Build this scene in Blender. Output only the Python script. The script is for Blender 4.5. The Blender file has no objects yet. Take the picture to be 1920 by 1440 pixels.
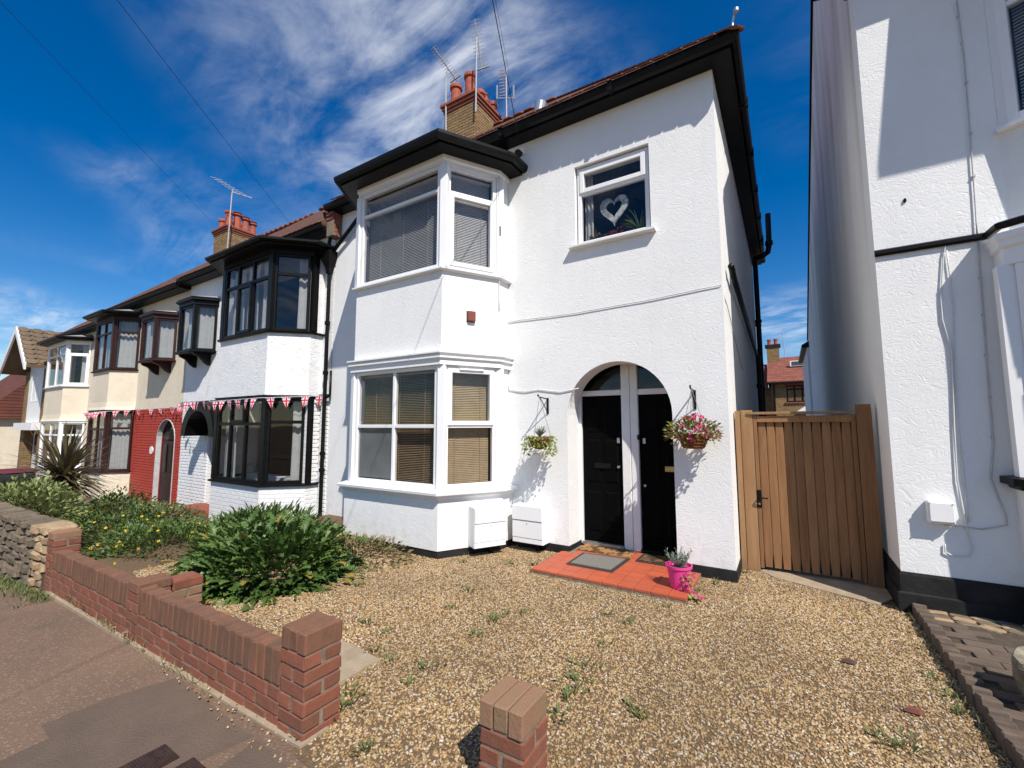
import bpy, bmesh, math, random
from mathutils import Vector, Matrix
random.seed(7)
R_ = math.radians
scene = bpy.context.scene
COL = scene.collection

# ------------------------------------------------------------------ camera
CAM = Vector((0, -5.129, 1.6)); YAW, PITCH, ROLL, FPX = R_(31.90), R_(5.425), R_(-0.1), 818.74
FWD = Vector((-math.sin(YAW)*math.cos(PITCH), math.cos(YAW)*math.cos(PITCH), math.sin(PITCH)))
RGT0 = Vector((math.cos(YAW), math.sin(YAW), 0)); UP0 = RGT0.cross(FWD)
RGT = math.cos(ROLL)*RGT0 + math.sin(ROLL)*UP0; UPV = -math.sin(ROLL)*RGT0 + math.cos(ROLL)*UP0
cd = bpy.data.cameras.new('camera'); cam = bpy.data.objects.new('camera', cd); COL.objects.link(cam)
cd.sensor_width = 36; cd.lens = FPX/1920*36; cd.clip_start = 0.05; cd.clip_end = 3000
M3 = Matrix((RGT, UPV, -FWD)).transposed()
cam.matrix_world = Matrix.Translation(CAM) @ M3.to_4x4()
scene.camera = cam

def pt(px, py, axis, val):
    """a photo pixel's direction met with the plane axis = val"""
    d = FWD*FPX + RGT*(px-960) - UPV*(py-720)
    return CAM + d*((val-CAM[axis])/d[axis])

# ------------------------------------------------------------------ sky, sun, exposure
SUN_AZ, SUN_EL = R_(55.0), R_(49.0)          # azimuth measured from -Y towards +X
SUN = Vector((math.sin(SUN_AZ)*math.cos(SUN_EL), -math.cos(SUN_AZ)*math.cos(SUN_EL), math.sin(SUN_EL)))
w = bpy.data.worlds.new('World'); scene.world = w; w.use_nodes = True
nt = w.node_tree; nt.nodes.clear()
def N(tree, t, **k):
    n = tree.nodes.new(t)
    for a, b in k.items(): setattr(n, a, b)
    return n
out = N(nt, 'ShaderNodeOutputWorld'); bg = N(nt, 'ShaderNodeBackground'); bg.inputs[1].default_value = 0.125
sky = N(nt, 'ShaderNodeTexSky', sky_type='NISHITA', sun_disc=False, sun_elevation=SUN_EL,
        sun_rotation=math.atan2(SUN.x, SUN.y), air_density=1.0, dust_density=0.15, ozone_density=2.2, altitude=0)
tc = N(nt, 'ShaderNodeTexCoord'); sep = N(nt, 'ShaderNodeSeparateXYZ')
L = nt.links.new
def math_node(tree, op, a, b=None, clamp=False):
    m = N(tree, 'ShaderNodeMath', operation=op, use_clamp=clamp)
    for i, x in enumerate((a, b)):
        if x is None: continue
        if isinstance(x, (int, float)): m.inputs[i].default_value = x
        else: tree.links.new(x, m.inputs[i])
    return m.outputs[0]
L(tc.outputs['Generated'], sep.inputs[0])
zz = math_node(nt, 'ADD', math_node(nt, 'MAXIMUM', sep.outputs[2], 0.0), 0.12)
u_ = math_node(nt, 'DIVIDE', sep.outputs[0], zz); v_ = math_node(nt, 'DIVIDE', sep.outputs[1], zz)
cmb = N(nt, 'ShaderNodeCombineXYZ'); L(u_, cmb.inputs[0]); L(v_, cmb.inputs[1])
def mapping(src, loc=(0,0,0), rot=0, sc=(1,1,1)):
    m = N(nt, 'ShaderNodeMapping'); m.inputs['Location'].default_value = loc
    m.inputs['Rotation'].default_value = (0, 0, rot); m.inputs['Scale'].default_value = sc
    L(src, m.inputs[0]); return m.outputs[0]
def noise(src, scale, detail, rough, dist=0.0):
    n = N(nt, 'ShaderNodeTexNoise'); n.inputs['Scale'].default_value = scale; n.inputs['Detail'].default_value = detail
    n.inputs['Roughness'].default_value = rough; n.inputs['Distortion'].default_value = dist
    L(src, n.inputs['Vector']); return n.outputs['Fac']
def ramp(src, a, b):
    r = N(nt, 'ShaderNodeMapRange', interpolation_type='SMOOTHSTEP'); r.inputs[1].default_value = a; r.inputs[2].default_value = b
    L(src, r.inputs[0]); return r.outputs[0]
cover = ramp(noise(mapping(cmb.outputs[0], (2.615, 0.707, 0), 0.3), 0.62, 2, 0.5), 0.40, 0.66)       # where the cirrus lies
streak = noise(mapping(cmb.outputs[0], (0, 0, 0), R_(40), (0.9, 1.9, 1)), 2.1, 10, 0.60, 1.1)       # drawn-out wisps
puff = noise(mapping(cmb.outputs[0], (5, 2, 0), R_(20), (1, 1.5, 1)), 4.5, 8, 0.6, 0.4)
wisps = ramp(math_node(nt, 'ADD', math_node(nt, 'MULTIPLY', streak, 0.65), math_node(nt, 'MULTIPLY', puff, 0.35)), 0.38, 0.74)
cl = math_node(nt, 'MULTIPLY', math_node(nt, 'MULTIPLY', wisps, cover), 0.80, True)
mixc = N(nt, 'ShaderNodeMix', data_type='RGBA'); L(cl, mixc.inputs[0]); hs = N(nt, 'ShaderNodeHueSaturation'); hs.inputs['Hue'].default_value = 0.508; hs.inputs['Saturation'].default_value = 1.50; hs.inputs['Value'].default_value = 0.76; L(sky.outputs[0], hs.inputs['Color']); L(hs.outputs[0], mixc.inputs[6])
mixc.inputs[7].default_value = (7.0, 7.2, 7.5, 1)
L(mixc.outputs[2], bg.inputs[0]); L(bg.outputs[0], out.inputs[0])

sl = bpy.data.lights.new('sun', 'SUN'); sl.energy = 4.9; sl.angle = R_(0.53); sl.color = (1.0, 0.94, 0.86)
so = bpy.data.objects.new('sun', sl); COL.objects.link(so); so.rotation_euler = (-SUN).to_track_quat('-Z', 'Y').to_euler()
so.location = (6, -8, 12)
scene.view_settings.view_transform = 'Standard'; scene.view_settings.look = 'None'
scene.view_settings.exposure = 0.34; scene.view_settings.gamma = 1.0
scene.render.engine = 'CYCLES'

# ------------------------------------------------------------------ materials
MATS = {}
def mat(name, col, rough=0.8, col2=None, nscale=3.0, bump=0.0, bscale=20.0, bdist=0.02, spec=0.3, metal=0.0,
        per='none', amount=1.0, distortion=0.0, brick=None, transl=0.0, stretch=None, ramp_=(0.35, 0.65)):
    """procedural material; per: 'object' / 'island' spreads col..col2 by piece instead of by noise"""
    if name in MATS: return MATS[name]
    m = bpy.data.materials.new(name); m.use_nodes = True; t = m.node_tree; bs = t.nodes['Principled BSDF']
    bs.inputs['Roughness'].default_value = rough; bs.inputs['Specular IOR Level'].default_value = spec
    bs.inputs['Metallic'].default_value = metal; bs.inputs['Base Color'].default_value = (*col, 1)
    geo = N(t, 'ShaderNodeNewGeometry'); pos = geo.outputs['Position']
    if per == 'object':
        oi = N(t, 'ShaderNodeObjectInfo')
        wn = N(t, 'ShaderNodeVectorMath', operation='SCALE'); wn.inputs[0].default_value = (37, 53, 71)
        t.links.new(oi.outputs['Random'], wn.inputs['Scale'])
        ad = N(t, 'ShaderNodeVectorMath', operation='ADD'); t.links.new(pos, ad.inputs[0]); t.links.new(wn.outputs[0], ad.inputs[1])
        pos = ad.outputs[0]
    if stretch:
        mp = N(t, 'ShaderNodeMapping'); mp.inputs['Scale'].default_value = stretch; t.links.new(pos, mp.inputs[0]); pos = mp.outputs[0]
    base = None
    if col2 is not None:
        nz = N(t, 'ShaderNodeTexNoise'); nz.inputs['Scale'].default_value = nscale; nz.inputs['Detail'].default_value = 6
        nz.inputs['Roughness'].default_value = 0.6; nz.inputs['Distortion'].default_value = distortion
        t.links.new(pos, nz.inputs['Vector'])
        mr = N(t, 'ShaderNodeMapRange'); mr.inputs[1].default_value = ramp_[0]; mr.inputs[2].default_value = ramp_[1]
        t.links.new(nz.outputs['Fac'], mr.inputs[0]); fac = mr.outputs[0]
        if per == 'object':
            fac = math_node(t, 'ADD', math_node(t, 'MULTIPLY', fac, 0.5), math_node(t, 'MULTIPLY', oi.outputs['Random'], 0.5))
        elif per == 'island':
            fac = math_node(t, 'ADD', math_node(t, 'MULTIPLY', fac, 0.3), math_node(t, 'MULTIPLY', geo.outputs['Random Per Island'], 0.7))
        mx = N(t, 'ShaderNodeMix', data_type='RGBA'); mx.inputs[6].default_value = (*col, 1); mx.inputs[7].default_value = (*col2, 1)
        t.links.new(math_node(t, 'MULTIPLY', fac, amount), mx.inputs[0]); base = mx.outputs[2]
        t.links.new(base, bs.inputs['Base Color'])
    h = None
    if bump:
        nb = N(t, 'ShaderNodeTexNoise'); nb.inputs['Scale'].default_value = bscale; nb.inputs['Detail'].default_value = 4
        nb.inputs['Roughness'].default_value = 0.55; nb.inputs['Distortion'].default_value = distortion
        t.links.new(pos, nb.inputs['Vector']); h = nb.outputs['Fac']
    if brick:
        bw, bh, mort, axis = brick
        mp = N(t, 'ShaderNodeSeparateXYZ'); t.links.new(pos, mp.inputs[0]); cb = N(t, 'ShaderNodeCombineXYZ')
        sxy = math_node(t, 'ADD', mp.outputs[0], mp.outputs[1]) if axis == 'xy' else mp.outputs[0]
        t.links.new(sxy, cb.inputs[0]); t.links.new(mp.outputs[2] if axis != 'flat' else mp.outputs[1], cb.inputs[1])
        bt = N(t, 'ShaderNodeTexBrick'); bt.inputs['Scale'].default_value = 1; bt.inputs['Brick Width'].default_value = bw
        bt.inputs['Row Height'].default_value = bh; bt.inputs['Mortar Size'].default_value = mort; bt.inputs['Mortar Smooth'].default_value = 0.3
        bt.inputs['Color1'].default_value = (1,1,1,1); bt.inputs['Color2'].default_value = (0.75,0.75,0.75,1); bt.inputs['Mortar'].default_value = (0.15,0.15,0.15,1)
        t.links.new(cb.outputs[0], bt.inputs['Vector'])
        inv = math_node(t, 'SUBTRACT', 1.0, bt.outputs['Fac'])
        h = inv if h is None else math_node(t, 'ADD', math_node(t, 'MULTIPLY', inv, 0.8), math_node(t, 'MULTIPLY', h, 0.7))
        if base is None:
            rgb = N(t, 'ShaderNodeRGB'); rgb.outputs[0].default_value = (*col, 1); base = rgb.outputs[0]
        m2 = N(t, 'ShaderNodeMix', data_type='RGBA', blend_type='MULTIPLY'); m2.inputs[0].default_value = 0.75 if col2 is not None and amount > 0.3 else 0.12
        t.links.new(base, m2.inputs[6]); t.links.new(bt.outputs['Color'], m2.inputs[7]); t.links.new(m2.outputs[2], bs.inputs['Base Color'])
    if h is not None:
        bp = N(t, 'ShaderNodeBump'); bp.inputs['Strength'].default_value = bump or 0.5; bp.inputs['Distance'].default_value = bdist
        t.links.new(h, bp.inputs['Height']); t.links.new(bp.outputs[0], bs.inputs['Normal'])
    if transl:
        tr = N(t, 'ShaderNodeBsdfTranslucent'); ms = N(t, 'ShaderNodeMixShader'); ms.inputs[0].default_value = transl
        if base is not None: t.links.new(base, tr.inputs[0])
        else: tr.inputs[0].default_value = (*col, 1)
        t.links.new(bs.outputs[0], ms.inputs[1]); t.links.new(tr.outputs[0], ms.inputs[2])
        t.links.new(ms.outputs[0], t.nodes['Material Output'].inputs[0])
    MATS[name] = m; return m

def stucco(name, col, col2, strength=0.5, big=9.0, stain=None):
    """trowelled render: short swirled ridges over a fine grain"""
    m = mat(name, col, 0.85, col2, 1.3, 0, spec=0.2)
    t = m.node_tree; bs = t.nodes['Principled BSDF']; geo = N(t, 'ShaderNodeNewGeometry')
    warp = N(t, 'ShaderNodeTexNoise'); warp.inputs['Scale'].default_value = 5.0; warp.inputs['Detail'].default_value = 2
    t.links.new(geo.outputs['Position'], warp.inputs['Vector'])
    ad = N(t, 'ShaderNodeVectorMath', operation='MULTIPLY_ADD'); ad.inputs[1].default_value = (0.5, 0.5, 0.5)
    t.links.new(warp.outputs['Color'], ad.inputs[0]); t.links.new(geo.outputs['Position'], ad.inputs[2])
    mp = N(t, 'ShaderNodeMapping'); mp.inputs['Scale'].default_value = (1, 1, 1.9); mp.inputs['Rotation'].default_value = (0.3, 0.5, 0.2)
    t.links.new(ad.outputs[0], mp.inputs[0])
    a = N(t, 'ShaderNodeTexNoise'); a.inputs['Scale'].default_value = big; a.inputs['Detail'].default_value = 3; a.inputs['Distortion'].default_value = 1.8
    t.links.new(mp.outputs[0], a.inputs['Vector'])
    ridge = math_node(t, 'SUBTRACT', 1.0, math_node(t, 'MULTIPLY', math_node(t, 'ABSOLUTE', math_node(t, 'SUBTRACT', a.outputs['Fac'], 0.5)), 5.0), True)
    f = N(t, 'ShaderNodeTexNoise'); f.inputs['Scale'].default_value = 70; f.inputs['Detail'].default_value = 3
    t.links.new(geo.outputs['Position'], f.inputs['Vector'])
    h = math_node(t, 'ADD', math_node(t, 'MULTIPLY', ridge, 0.7), math_node(t, 'MULTIPLY', f.outputs['Fac'], 0.45))
    bp = N(t, 'ShaderNodeBump'); bp.inputs['Strength'].default_value = strength; bp.inputs['Distance'].default_value = 0.012
    t.links.new(h, bp.inputs['Height']); t.links.new(bp.outputs[0], bs.inputs['Normal'])
    if not stain:                                  # faint run marks and splash dirt low on the wall
        mg = N(t, 'ShaderNodeMapping'); mg.inputs['Scale'].default_value = (1, 1, 0.12); t.links.new(geo.outputs['Position'], mg.inputs[0])
        g1 = N(t, 'ShaderNodeTexNoise'); g1.inputs['Scale'].default_value = 7; g1.inputs['Detail'].default_value = 6; t.links.new(mg.outputs[0], g1.inputs['Vector'])
        k1 = N(t, 'ShaderNodeMapRange'); k1.inputs[1].default_value = .5; k1.inputs[2].default_value = .85; k1.inputs[4].default_value = .13; t.links.new(g1.outputs['Fac'], k1.inputs[0])
        sp0 = N(t, 'ShaderNodeSeparateXYZ'); t.links.new(geo.outputs['Position'], sp0.inputs[0])
        lowz = N(t, 'ShaderNodeMapRange'); lowz.inputs[1].default_value = .55; lowz.inputs[2].default_value = .05; t.links.new(sp0.outputs[2], lowz.inputs[0])
        g2 = N(t, 'ShaderNodeTexNoise'); g2.inputs['Scale'].default_value = 9; g2.inputs['Detail'].default_value = 7; t.links.new(geo.outputs['Position'], g2.inputs['Vector'])
        k2 = N(t, 'ShaderNodeMapRange'); k2.inputs[1].default_value = .45; k2.inputs[2].default_value = .75; t.links.new(g2.outputs['Fac'], k2.inputs[0])
        ds = math_node(t, 'ADD', k1.outputs[0], math_node(t, 'MULTIPLY', math_node(t, 'MULTIPLY', k2.outputs[0], lowz.outputs[0]), .55), True)
        md = N(t, 'ShaderNodeMix', data_type='RGBA'); old = bs.inputs['Base Color'].links[0].from_socket
        t.links.new(ds, md.inputs[0]); t.links.new(old, md.inputs[6]); md.inputs[7].default_value = (col[0]*.66, col[1]*.62, col[2]*.54, 1); t.links.new(md.outputs[2], bs.inputs['Base Color'])
    if stain:                                      # rain streaks running down from the eaves
        mp2 = N(t, 'ShaderNodeMapping'); mp2.inputs['Scale'].default_value = (1, 0.6, 0.07); t.links.new(geo.outputs['Position'], mp2.inputs[0])
        s = N(t, 'ShaderNodeTexNoise'); s.inputs['Scale'].default_value = 2.6; s.inputs['Detail'].default_value = 7
        t.links.new(mp2.outputs[0], s.inputs['Vector'])
        sp = N(t, 'ShaderNodeSeparateXYZ'); t.links.new(geo.outputs['Position'], sp.inputs[0])
        hi = N(t, 'ShaderNodeMapRange'); hi.inputs[1].default_value = 2.5; hi.inputs[2].default_value = 6.0; t.links.new(sp.outputs[2], hi.inputs[0])
        mr = N(t, 'ShaderNodeMapRange'); mr.inputs[1].default_value = 0.44; mr.inputs[2].default_value = 0.78; t.links.new(s.outputs['Fac'], mr.inputs[0])
        mx = N(t, 'ShaderNodeMix', data_type='RGBA'); old = bs.inputs['Base Color'].links[0].from_socket
        t.links.new(math_node(t, 'MULTIPLY', mr.outputs[0], hi.outputs[0]), mx.inputs[0]); t.links.new(old, mx.inputs[6])
        mx.inputs[7].default_value = (*stain, 1); t.links.new(mx.outputs[2], bs.inputs['Base Color'])
    return m

def glass(name, tint=0.8, refl=1.0):
    if name in MATS: return MATS[name]
    m = bpy.data.materials.new(name); m.use_nodes = True; t = m.node_tree; t.nodes.clear()
    o = N(t, 'ShaderNodeOutputMaterial'); tr = N(t, 'ShaderNodeBsdfTransparent'); tr.inputs[0].default_value = (tint, tint*1.0, tint, 1)
    gl = N(t, 'ShaderNodeBsdfGlossy'); gl.inputs['Roughness'].default_value = 0.015
    lw = N(t, 'ShaderNodeLayerWeight'); fac5 = math_node(t, 'POWER', lw.outputs['Facing'], 5.0)
    gw = N(t, 'ShaderNodeTexNoise'); gw.inputs['Scale'].default_value = 1.2; gw.inputs['Detail'].default_value = 1
    gp = N(t, 'ShaderNodeNewGeometry'); t.links.new(gp.outputs['Position'], gw.inputs['Vector'])
    bp = N(t, 'ShaderNodeBump'); bp.inputs['Strength'].default_value = 0.25; bp.inputs['Distance'].default_value = 0.02
    t.links.new(gw.outputs['Fac'], bp.inputs['Height']); t.links.new(bp.outputs[0], gl.inputs['Normal'])
    mx = N(t, 'ShaderNodeMixShader'); t.links.new(math_node(t, 'MULTIPLY', math_node(t, 'ADD', math_node(t, 'MULTIPLY', fac5, 0.75), 0.035), refl, True), mx.inputs[0])
    t.links.new(tr.outputs[0], mx.inputs[1]); t.links.new(gl.outputs[0], mx.inputs[2]); t.links.new(mx.outputs[0], o.inputs[0])
    MATS[name] = m; return m

DOOR_BLACK = mat('black_door_gloss', (0.0025, 0.0025, 0.0027), 0.55, (0.0035, 0.0035, 0.0035), 8, spec=0.03)
WHITE = stucco('white_render', (0.80, 0.80, 0.785), (0.755, 0.757, 0.745), 0.24)
WHITE_SIDE = stucco('weathered_white_render', (0.82, 0.805, 0.78), (0.78, 0.765, 0.74), 0.15, stain=(0.44, 0.36, 0.29))
ROUGH_WHITE = stucco('white_roughcast', (0.80, 0.80, 0.80), (0.74, 0.75, 0.76), 0.75, 6.0)
CREAM = stucco('cream_roughcast', (0.74, 0.66, 0.52), (0.66, 0.58, 0.45), 0.6, 12.0)
WHITE_BRICK = mat('white_painted_brick', (0.79, 0.79, 0.79), 0.7, (0.70, 0.71, 0.71), 6, 0.5, 60, 0.006, per='object')
WHITE_BRICK_WALL = mat('white_painted_brick_wall', (0.77, 0.77, 0.77), 0.75, (0.70, 0.70, 0.70), 4, 0.6, 9, 0.02, brick=(0.225, 0.075, 0.008, 'xy'), amount=0.3, distortion=1.2)
RED_BRICK_PAINT = mat('red_painted_brick', (0.44, 0.055, 0.035), 0.6, (0.36, 0.045, 0.03), 5, 0.3, 60, 0.005, per='object')
RED_PAINT = mat('red_painted_wall', (0.36, 0.05, 0.035), 0.7, (0.31, 0.04, 0.03), 5, 0.3, 30, 0.006)
BLACK = mat('black_paint', (0.003, 0.003, 0.0032), 0.42, (0.006, 0.0058, 0.0055), 8, 0.1, 60, 0.002, spec=0.2)
BLACK_MATT = mat('black_plinth_paint', (0.008, 0.008, 0.0085), 0.75, (0.02, 0.0195, 0.019), 5, 0.5, 25, 0.01)
UPVC = mat('white_plastic', (0.80, 0.80, 0.80), 0.35, (0.77, 0.77, 0.765), 3, spec=0.4)
WHITE_PAINT = mat('white_woodwork', (0.76, 0.76, 0.75), 0.5, (0.69, 0.69, 0.67), 6, 0.15, 40, 0.003)
BROWN_FRAME = mat('brown_stained_frame', (0.022, 0.007, 0.006), 0.5, (0.034, 0.010, 0.008), 9)
GLASS = glass('window_glass', 0.88); GLASS_DARK = glass('dark_window_glass', 0.55, 1.1)
BLIND_WHITE = mat('white_blind_slat', (0.62, 0.62, 0.60), 0.5, (0.55, 0.55, 0.53), 4)
BLIND_WOOD = mat('tan_blind_slat', (0.52, 0.40, 0.25), 0.5, (0.43, 0.32, 0.19), 8)
CURTAIN = mat('net_curtain', (0.78, 0.80, 0.78), 0.9, (0.68, 0.70, 0.69), 9, transl=0.35)
FROST = mat('frosted_film', (0.34, 0.37, 0.37), 0.6, (0.26, 0.28, 0.28), 2, transl=0.2)
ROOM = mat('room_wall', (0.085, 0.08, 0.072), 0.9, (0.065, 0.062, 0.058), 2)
ROOF = mat('brown_roof_tiles', (0.19, 0.075, 0.045), 0.85, (0.10, 0.055, 0.04), 3, 0.6, 30, 0.01, brick=(0.165, 0.10, 0.012, 'x'))
ROOF_TILE = mat('clay_roof_tile', (0.26, 0.095, 0.055), 0.85, (0.13, 0.06, 0.04), 6, 0.4, 30, 0.008, per='object')
ROOF_BROWN_TILE = mat('brown_concrete_tile', (0.19, 0.135, 0.085), 0.9, (0.11, 0.08, 0.052), 6, 0.4, 30, 0.008, per='object')
LEAD = mat('lead_sheet', (0.32, 0.32, 0.33), 0.55, (0.22, 0.22, 0.23), 6, 0.2, 12, 0.01)
STOCK_BRICK = mat('yellow_stock_brick', (0.33, 0.225, 0.11), 0.9, (0.15, 0.095, 0.05), 14, 0.6, 50, 0.006, per='object')
STOCK_WALL = mat('yellow_stock_wall', (0.33, 0.215, 0.10), 0.9, (0.22, 0.14, 0.065), 5, 0.5, 40, 0.01, brick=(0.225, 0.075, 0.009, 'xy'))
RED_BRICK = mat('red_brick', (0.33, 0.10, 0.06), 0.85, (0.16, 0.055, 0.04), 12, 0.5, 60, 0.005, per='object')
WALL_BRICK = mat('weathered_red_brick', (0.25, 0.085, 0.05), 0.9, (0.155, 0.07, 0.044), 22, 0.55, 70, 0.005, per='object')
PALE_BRICK = mat('pale_faced_brick', (0.27, 0.14, 0.085), 0.9, (0.20, 0.15, 0.085), 14, 0.55, 70, 0.006, per='object')
COPING_BRICK = mat('sooty_coping_brick', (0.215, 0.095, 0.056), 0.9, (0.105, 0.066, 0.043), 22, 0.6, 70, 0.006, per='object', stretch=(1, 1, 0.35))
MORTAR = mat('grey_mortar', (0.25, 0.205, 0.15), 0.95, (0.14, 0.115, 0.085), 20, 0.6, 90, 0.006)
POT_CLAY = mat('clay_chimney_pot', (0.40, 0.105, 0.06), 0.8, (0.27, 0.07, 0.045), 7, 0.3, 40, 0.005)
TILE = mat('red_quarry_tile', (0.47, 0.105, 0.045), 0.55, (0.37, 0.08, 0.04), 8, 0.2, 80, 0.002, per='object', spec=0.4)
TIMBER = mat('larch_gate_timber', (0.34, 0.175, 0.078), 0.85, (0.175, 0.086, 0.038), 3, 0.35, 14, 0.004, per='object', stretch=(7, 7, 0.55), distortion=0.7)
TIMBER_PALE = mat('pale_gate_timber', (0.37, 0.22, 0.11), 0.82, (0.24, 0.13, 0.06), 3, 0.35, 14, 0.004, per='object', stretch=(7, 7, 0.55), distortion=0.7)
STEEL = mat('galvanised_steel', (0.55, 0.55, 0.56), 0.35, (0.42, 0.42, 0.43), 20, metal=0.8)
ALU = mat('aerial_aluminium', (0.52, 0.52, 0.53), 0.45, (0.42, 0.42, 0.43), 20, metal=0.4)
GREY_CABLE = mat('grey_cable', (0.52, 0.52, 0.52), 0.6, (0.42, 0.42, 0.42), 9)
WHITE_CABLE = mat('painted_cable', (0.68, 0.68, 0.67), 0.6, (0.58, 0.58, 0.57), 9)
BRASS = mat('brass', (0.55, 0.42, 0.20), 0.35, (0.45, 0.33, 0.15), 20, metal=0.8)
PINK = mat('pink_plastic', (0.72, 0.06, 0.27), 0.4, (0.75, 0.05, 0.26), 4, spec=0.4)
SOIL = mat('dark_soil', (0.06, 0.04, 0.026), 0.95, (0.10, 0.065, 0.04), 20, 0.8, 60, 0.01)
COIR = mat('coir_basket', (0.16, 0.075, 0.032), 0.95, (0.09, 0.045, 0.02), 40, 0.9, 90, 0.01)
TERRA_BASKET = mat('brown_wicker', (0.24, 0.085, 0.035), 0.8, (0.14, 0.05, 0.022), 14, 0.4, 60, 0.005)
STONE = mat('garden_wall_stone', (0.20, 0.155, 0.105), 0.95, (0.085, 0.068, 0.05), 8, 0.7, 26, 0.012, per='object')
STONE_PALE = mat('pale_sandstone', (0.40, 0.29, 0.17), 0.95, (0.27, 0.185, 0.11), 9, 0.7, 30, 0.01, per='object')
PAVER = mat('brown_block_paver', (0.15, 0.11, 0.082), 0.92, (0.085, 0.064, 0.05), 14, 0.6, 90, 0.005, per='object')
CONCRETE = mat('old_concrete', (0.36, 0.29, 0.20), 0.92, (0.27, 0.21, 0.145), 7, 0.5, 60, 0.006)
IRON = mat('brown_cast_iron', (0.045, 0.026, 0.022), 0.5, (0.07, 0.045, 0.036), 30, 0.4, 90, 0.003, metal=0.3)
def asphalt_mat():
    m = mat('red_brown_tarmac', (0.205, 0.13, 0.085), 0.93, (0.135, 0.09, 0.063), 1.1, 0.9, 110, 0.008, ramp_=(0.3, 0.7))
    t = m.node_tree; bs = t.nodes['Principled BSDF']; g = N(t, 'ShaderNodeNewGeometry')
    v = N(t, 'ShaderNodeTexVoronoi'); v.inputs['Scale'].default_value = 95; t.links.new(g.outputs['Position'], v.inputs['Vector'])
    sp = N(t, 'ShaderNodeSeparateColor'); t.links.new(v.outputs['Color'], sp.inputs[0])
    k = N(t, 'ShaderNodeMapRange'); k.inputs[1].default_value = 0.78; k.inputs[2].default_value = 1.0; k.inputs[4].default_value = 0.5; t.links.new(sp.outputs[0], k.inputs[0])
    old = bs.inputs['Base Color'].links[0].from_socket; mx = N(t, 'ShaderNodeMix', data_type='RGBA')
    t.links.new(k.outputs[0], mx.inputs[0]); t.links.new(old, mx.inputs[6]); mx.inputs[7].default_value = (0.34, 0.26, 0.20, 1)
    t.links.new(mx.outputs[2], bs.inputs['Base Color']); return m
TARMAC = asphalt_mat()
TARMAC_PATCH = mat('grey_tarmac_patch', (0.15, 0.105, 0.077), 0.93, (0.11, 0.08, 0.06), 2.0, 0.9, 110, 0.008)
ROADM = mat('road_asphalt', (0.055, 0.053, 0.052), 0.9, (0.04, 0.04, 0.04), 3, 0.6, 120, 0.006)
EARTH = mat('bare_earth', (0.11, 0.074, 0.046), 0.95, (0.15, 0.105, 0.065), 3, 0.8, 40, 0.02)
GRAVELBED = mat('gravel_bed', (0.165, 0.112, 0.064), 0.95, (0.11, 0.075, 0.043), 40, 0.9, 80, 0.012)

def leaf_mat(name, c1, c2, rough=0.45, transl=0.25): return mat(name, c1, rough, c2, 6, per='island', transl=transl, spec=0.35)
LEAF_DARK = leaf_mat('glossy_green_leaf', (0.04, 0.095, 0.018), (0.135, 0.205, 0.05), 0.45)
LEAF_MID = leaf_mat('mid_green_leaf', (0.035, 0.08, 0.018), (0.10, 0.15, 0.035))
LEAF_LIGHT = leaf_mat('variegated_leaf', (0.10, 0.15, 0.035), (0.30, 0.32, 0.12))
LEAF_LIME = leaf_mat('lime_trailing_leaf', (0.16, 0.22, 0.03), (0.32, 0.36, 0.08))
LEAF_BRONZE = leaf_mat('bronze_blade', (0.06, 0.035, 0.022), (0.19, 0.165, 0.075), 0.4)
LEAF_GREY = leaf_mat('grey_lavender_leaf', (0.14, 0.18, 0.13), (0.24, 0.29, 0.23), 0.7)
LEAF_YELLOW = leaf_mat('yellowing_leaf', (0.22, 0.17, 0.03), (0.32, 0.22, 0.05))
DRY = leaf_mat('dry_grass', (0.25, 0.19, 0.09), (0.16, 0.16, 0.06), 0.8)
WEED = leaf_mat('weed_leaf', (0.07, 0.11, 0.03), (0.17, 0.19, 0.06), 0.6)
YELLOW = leaf_mat('yellow_petal', (0.75, 0.52, 0.02), (0.65, 0.40, 0.02), 0.6)
PINKP = leaf_mat('pink_petal', (0.75, 0.10, 0.28), (0.42, 0.02, 0.10), 0.6)
REDP = leaf_mat('red_leaf', (0.38, 0.04, 0.04), (0.25, 0.05, 0.04), 0.6)
STEMM = mat('plant_stem', (0.10, 0.085, 0.035), 0.8, (0.07, 0.05, 0.025), 20)

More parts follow.
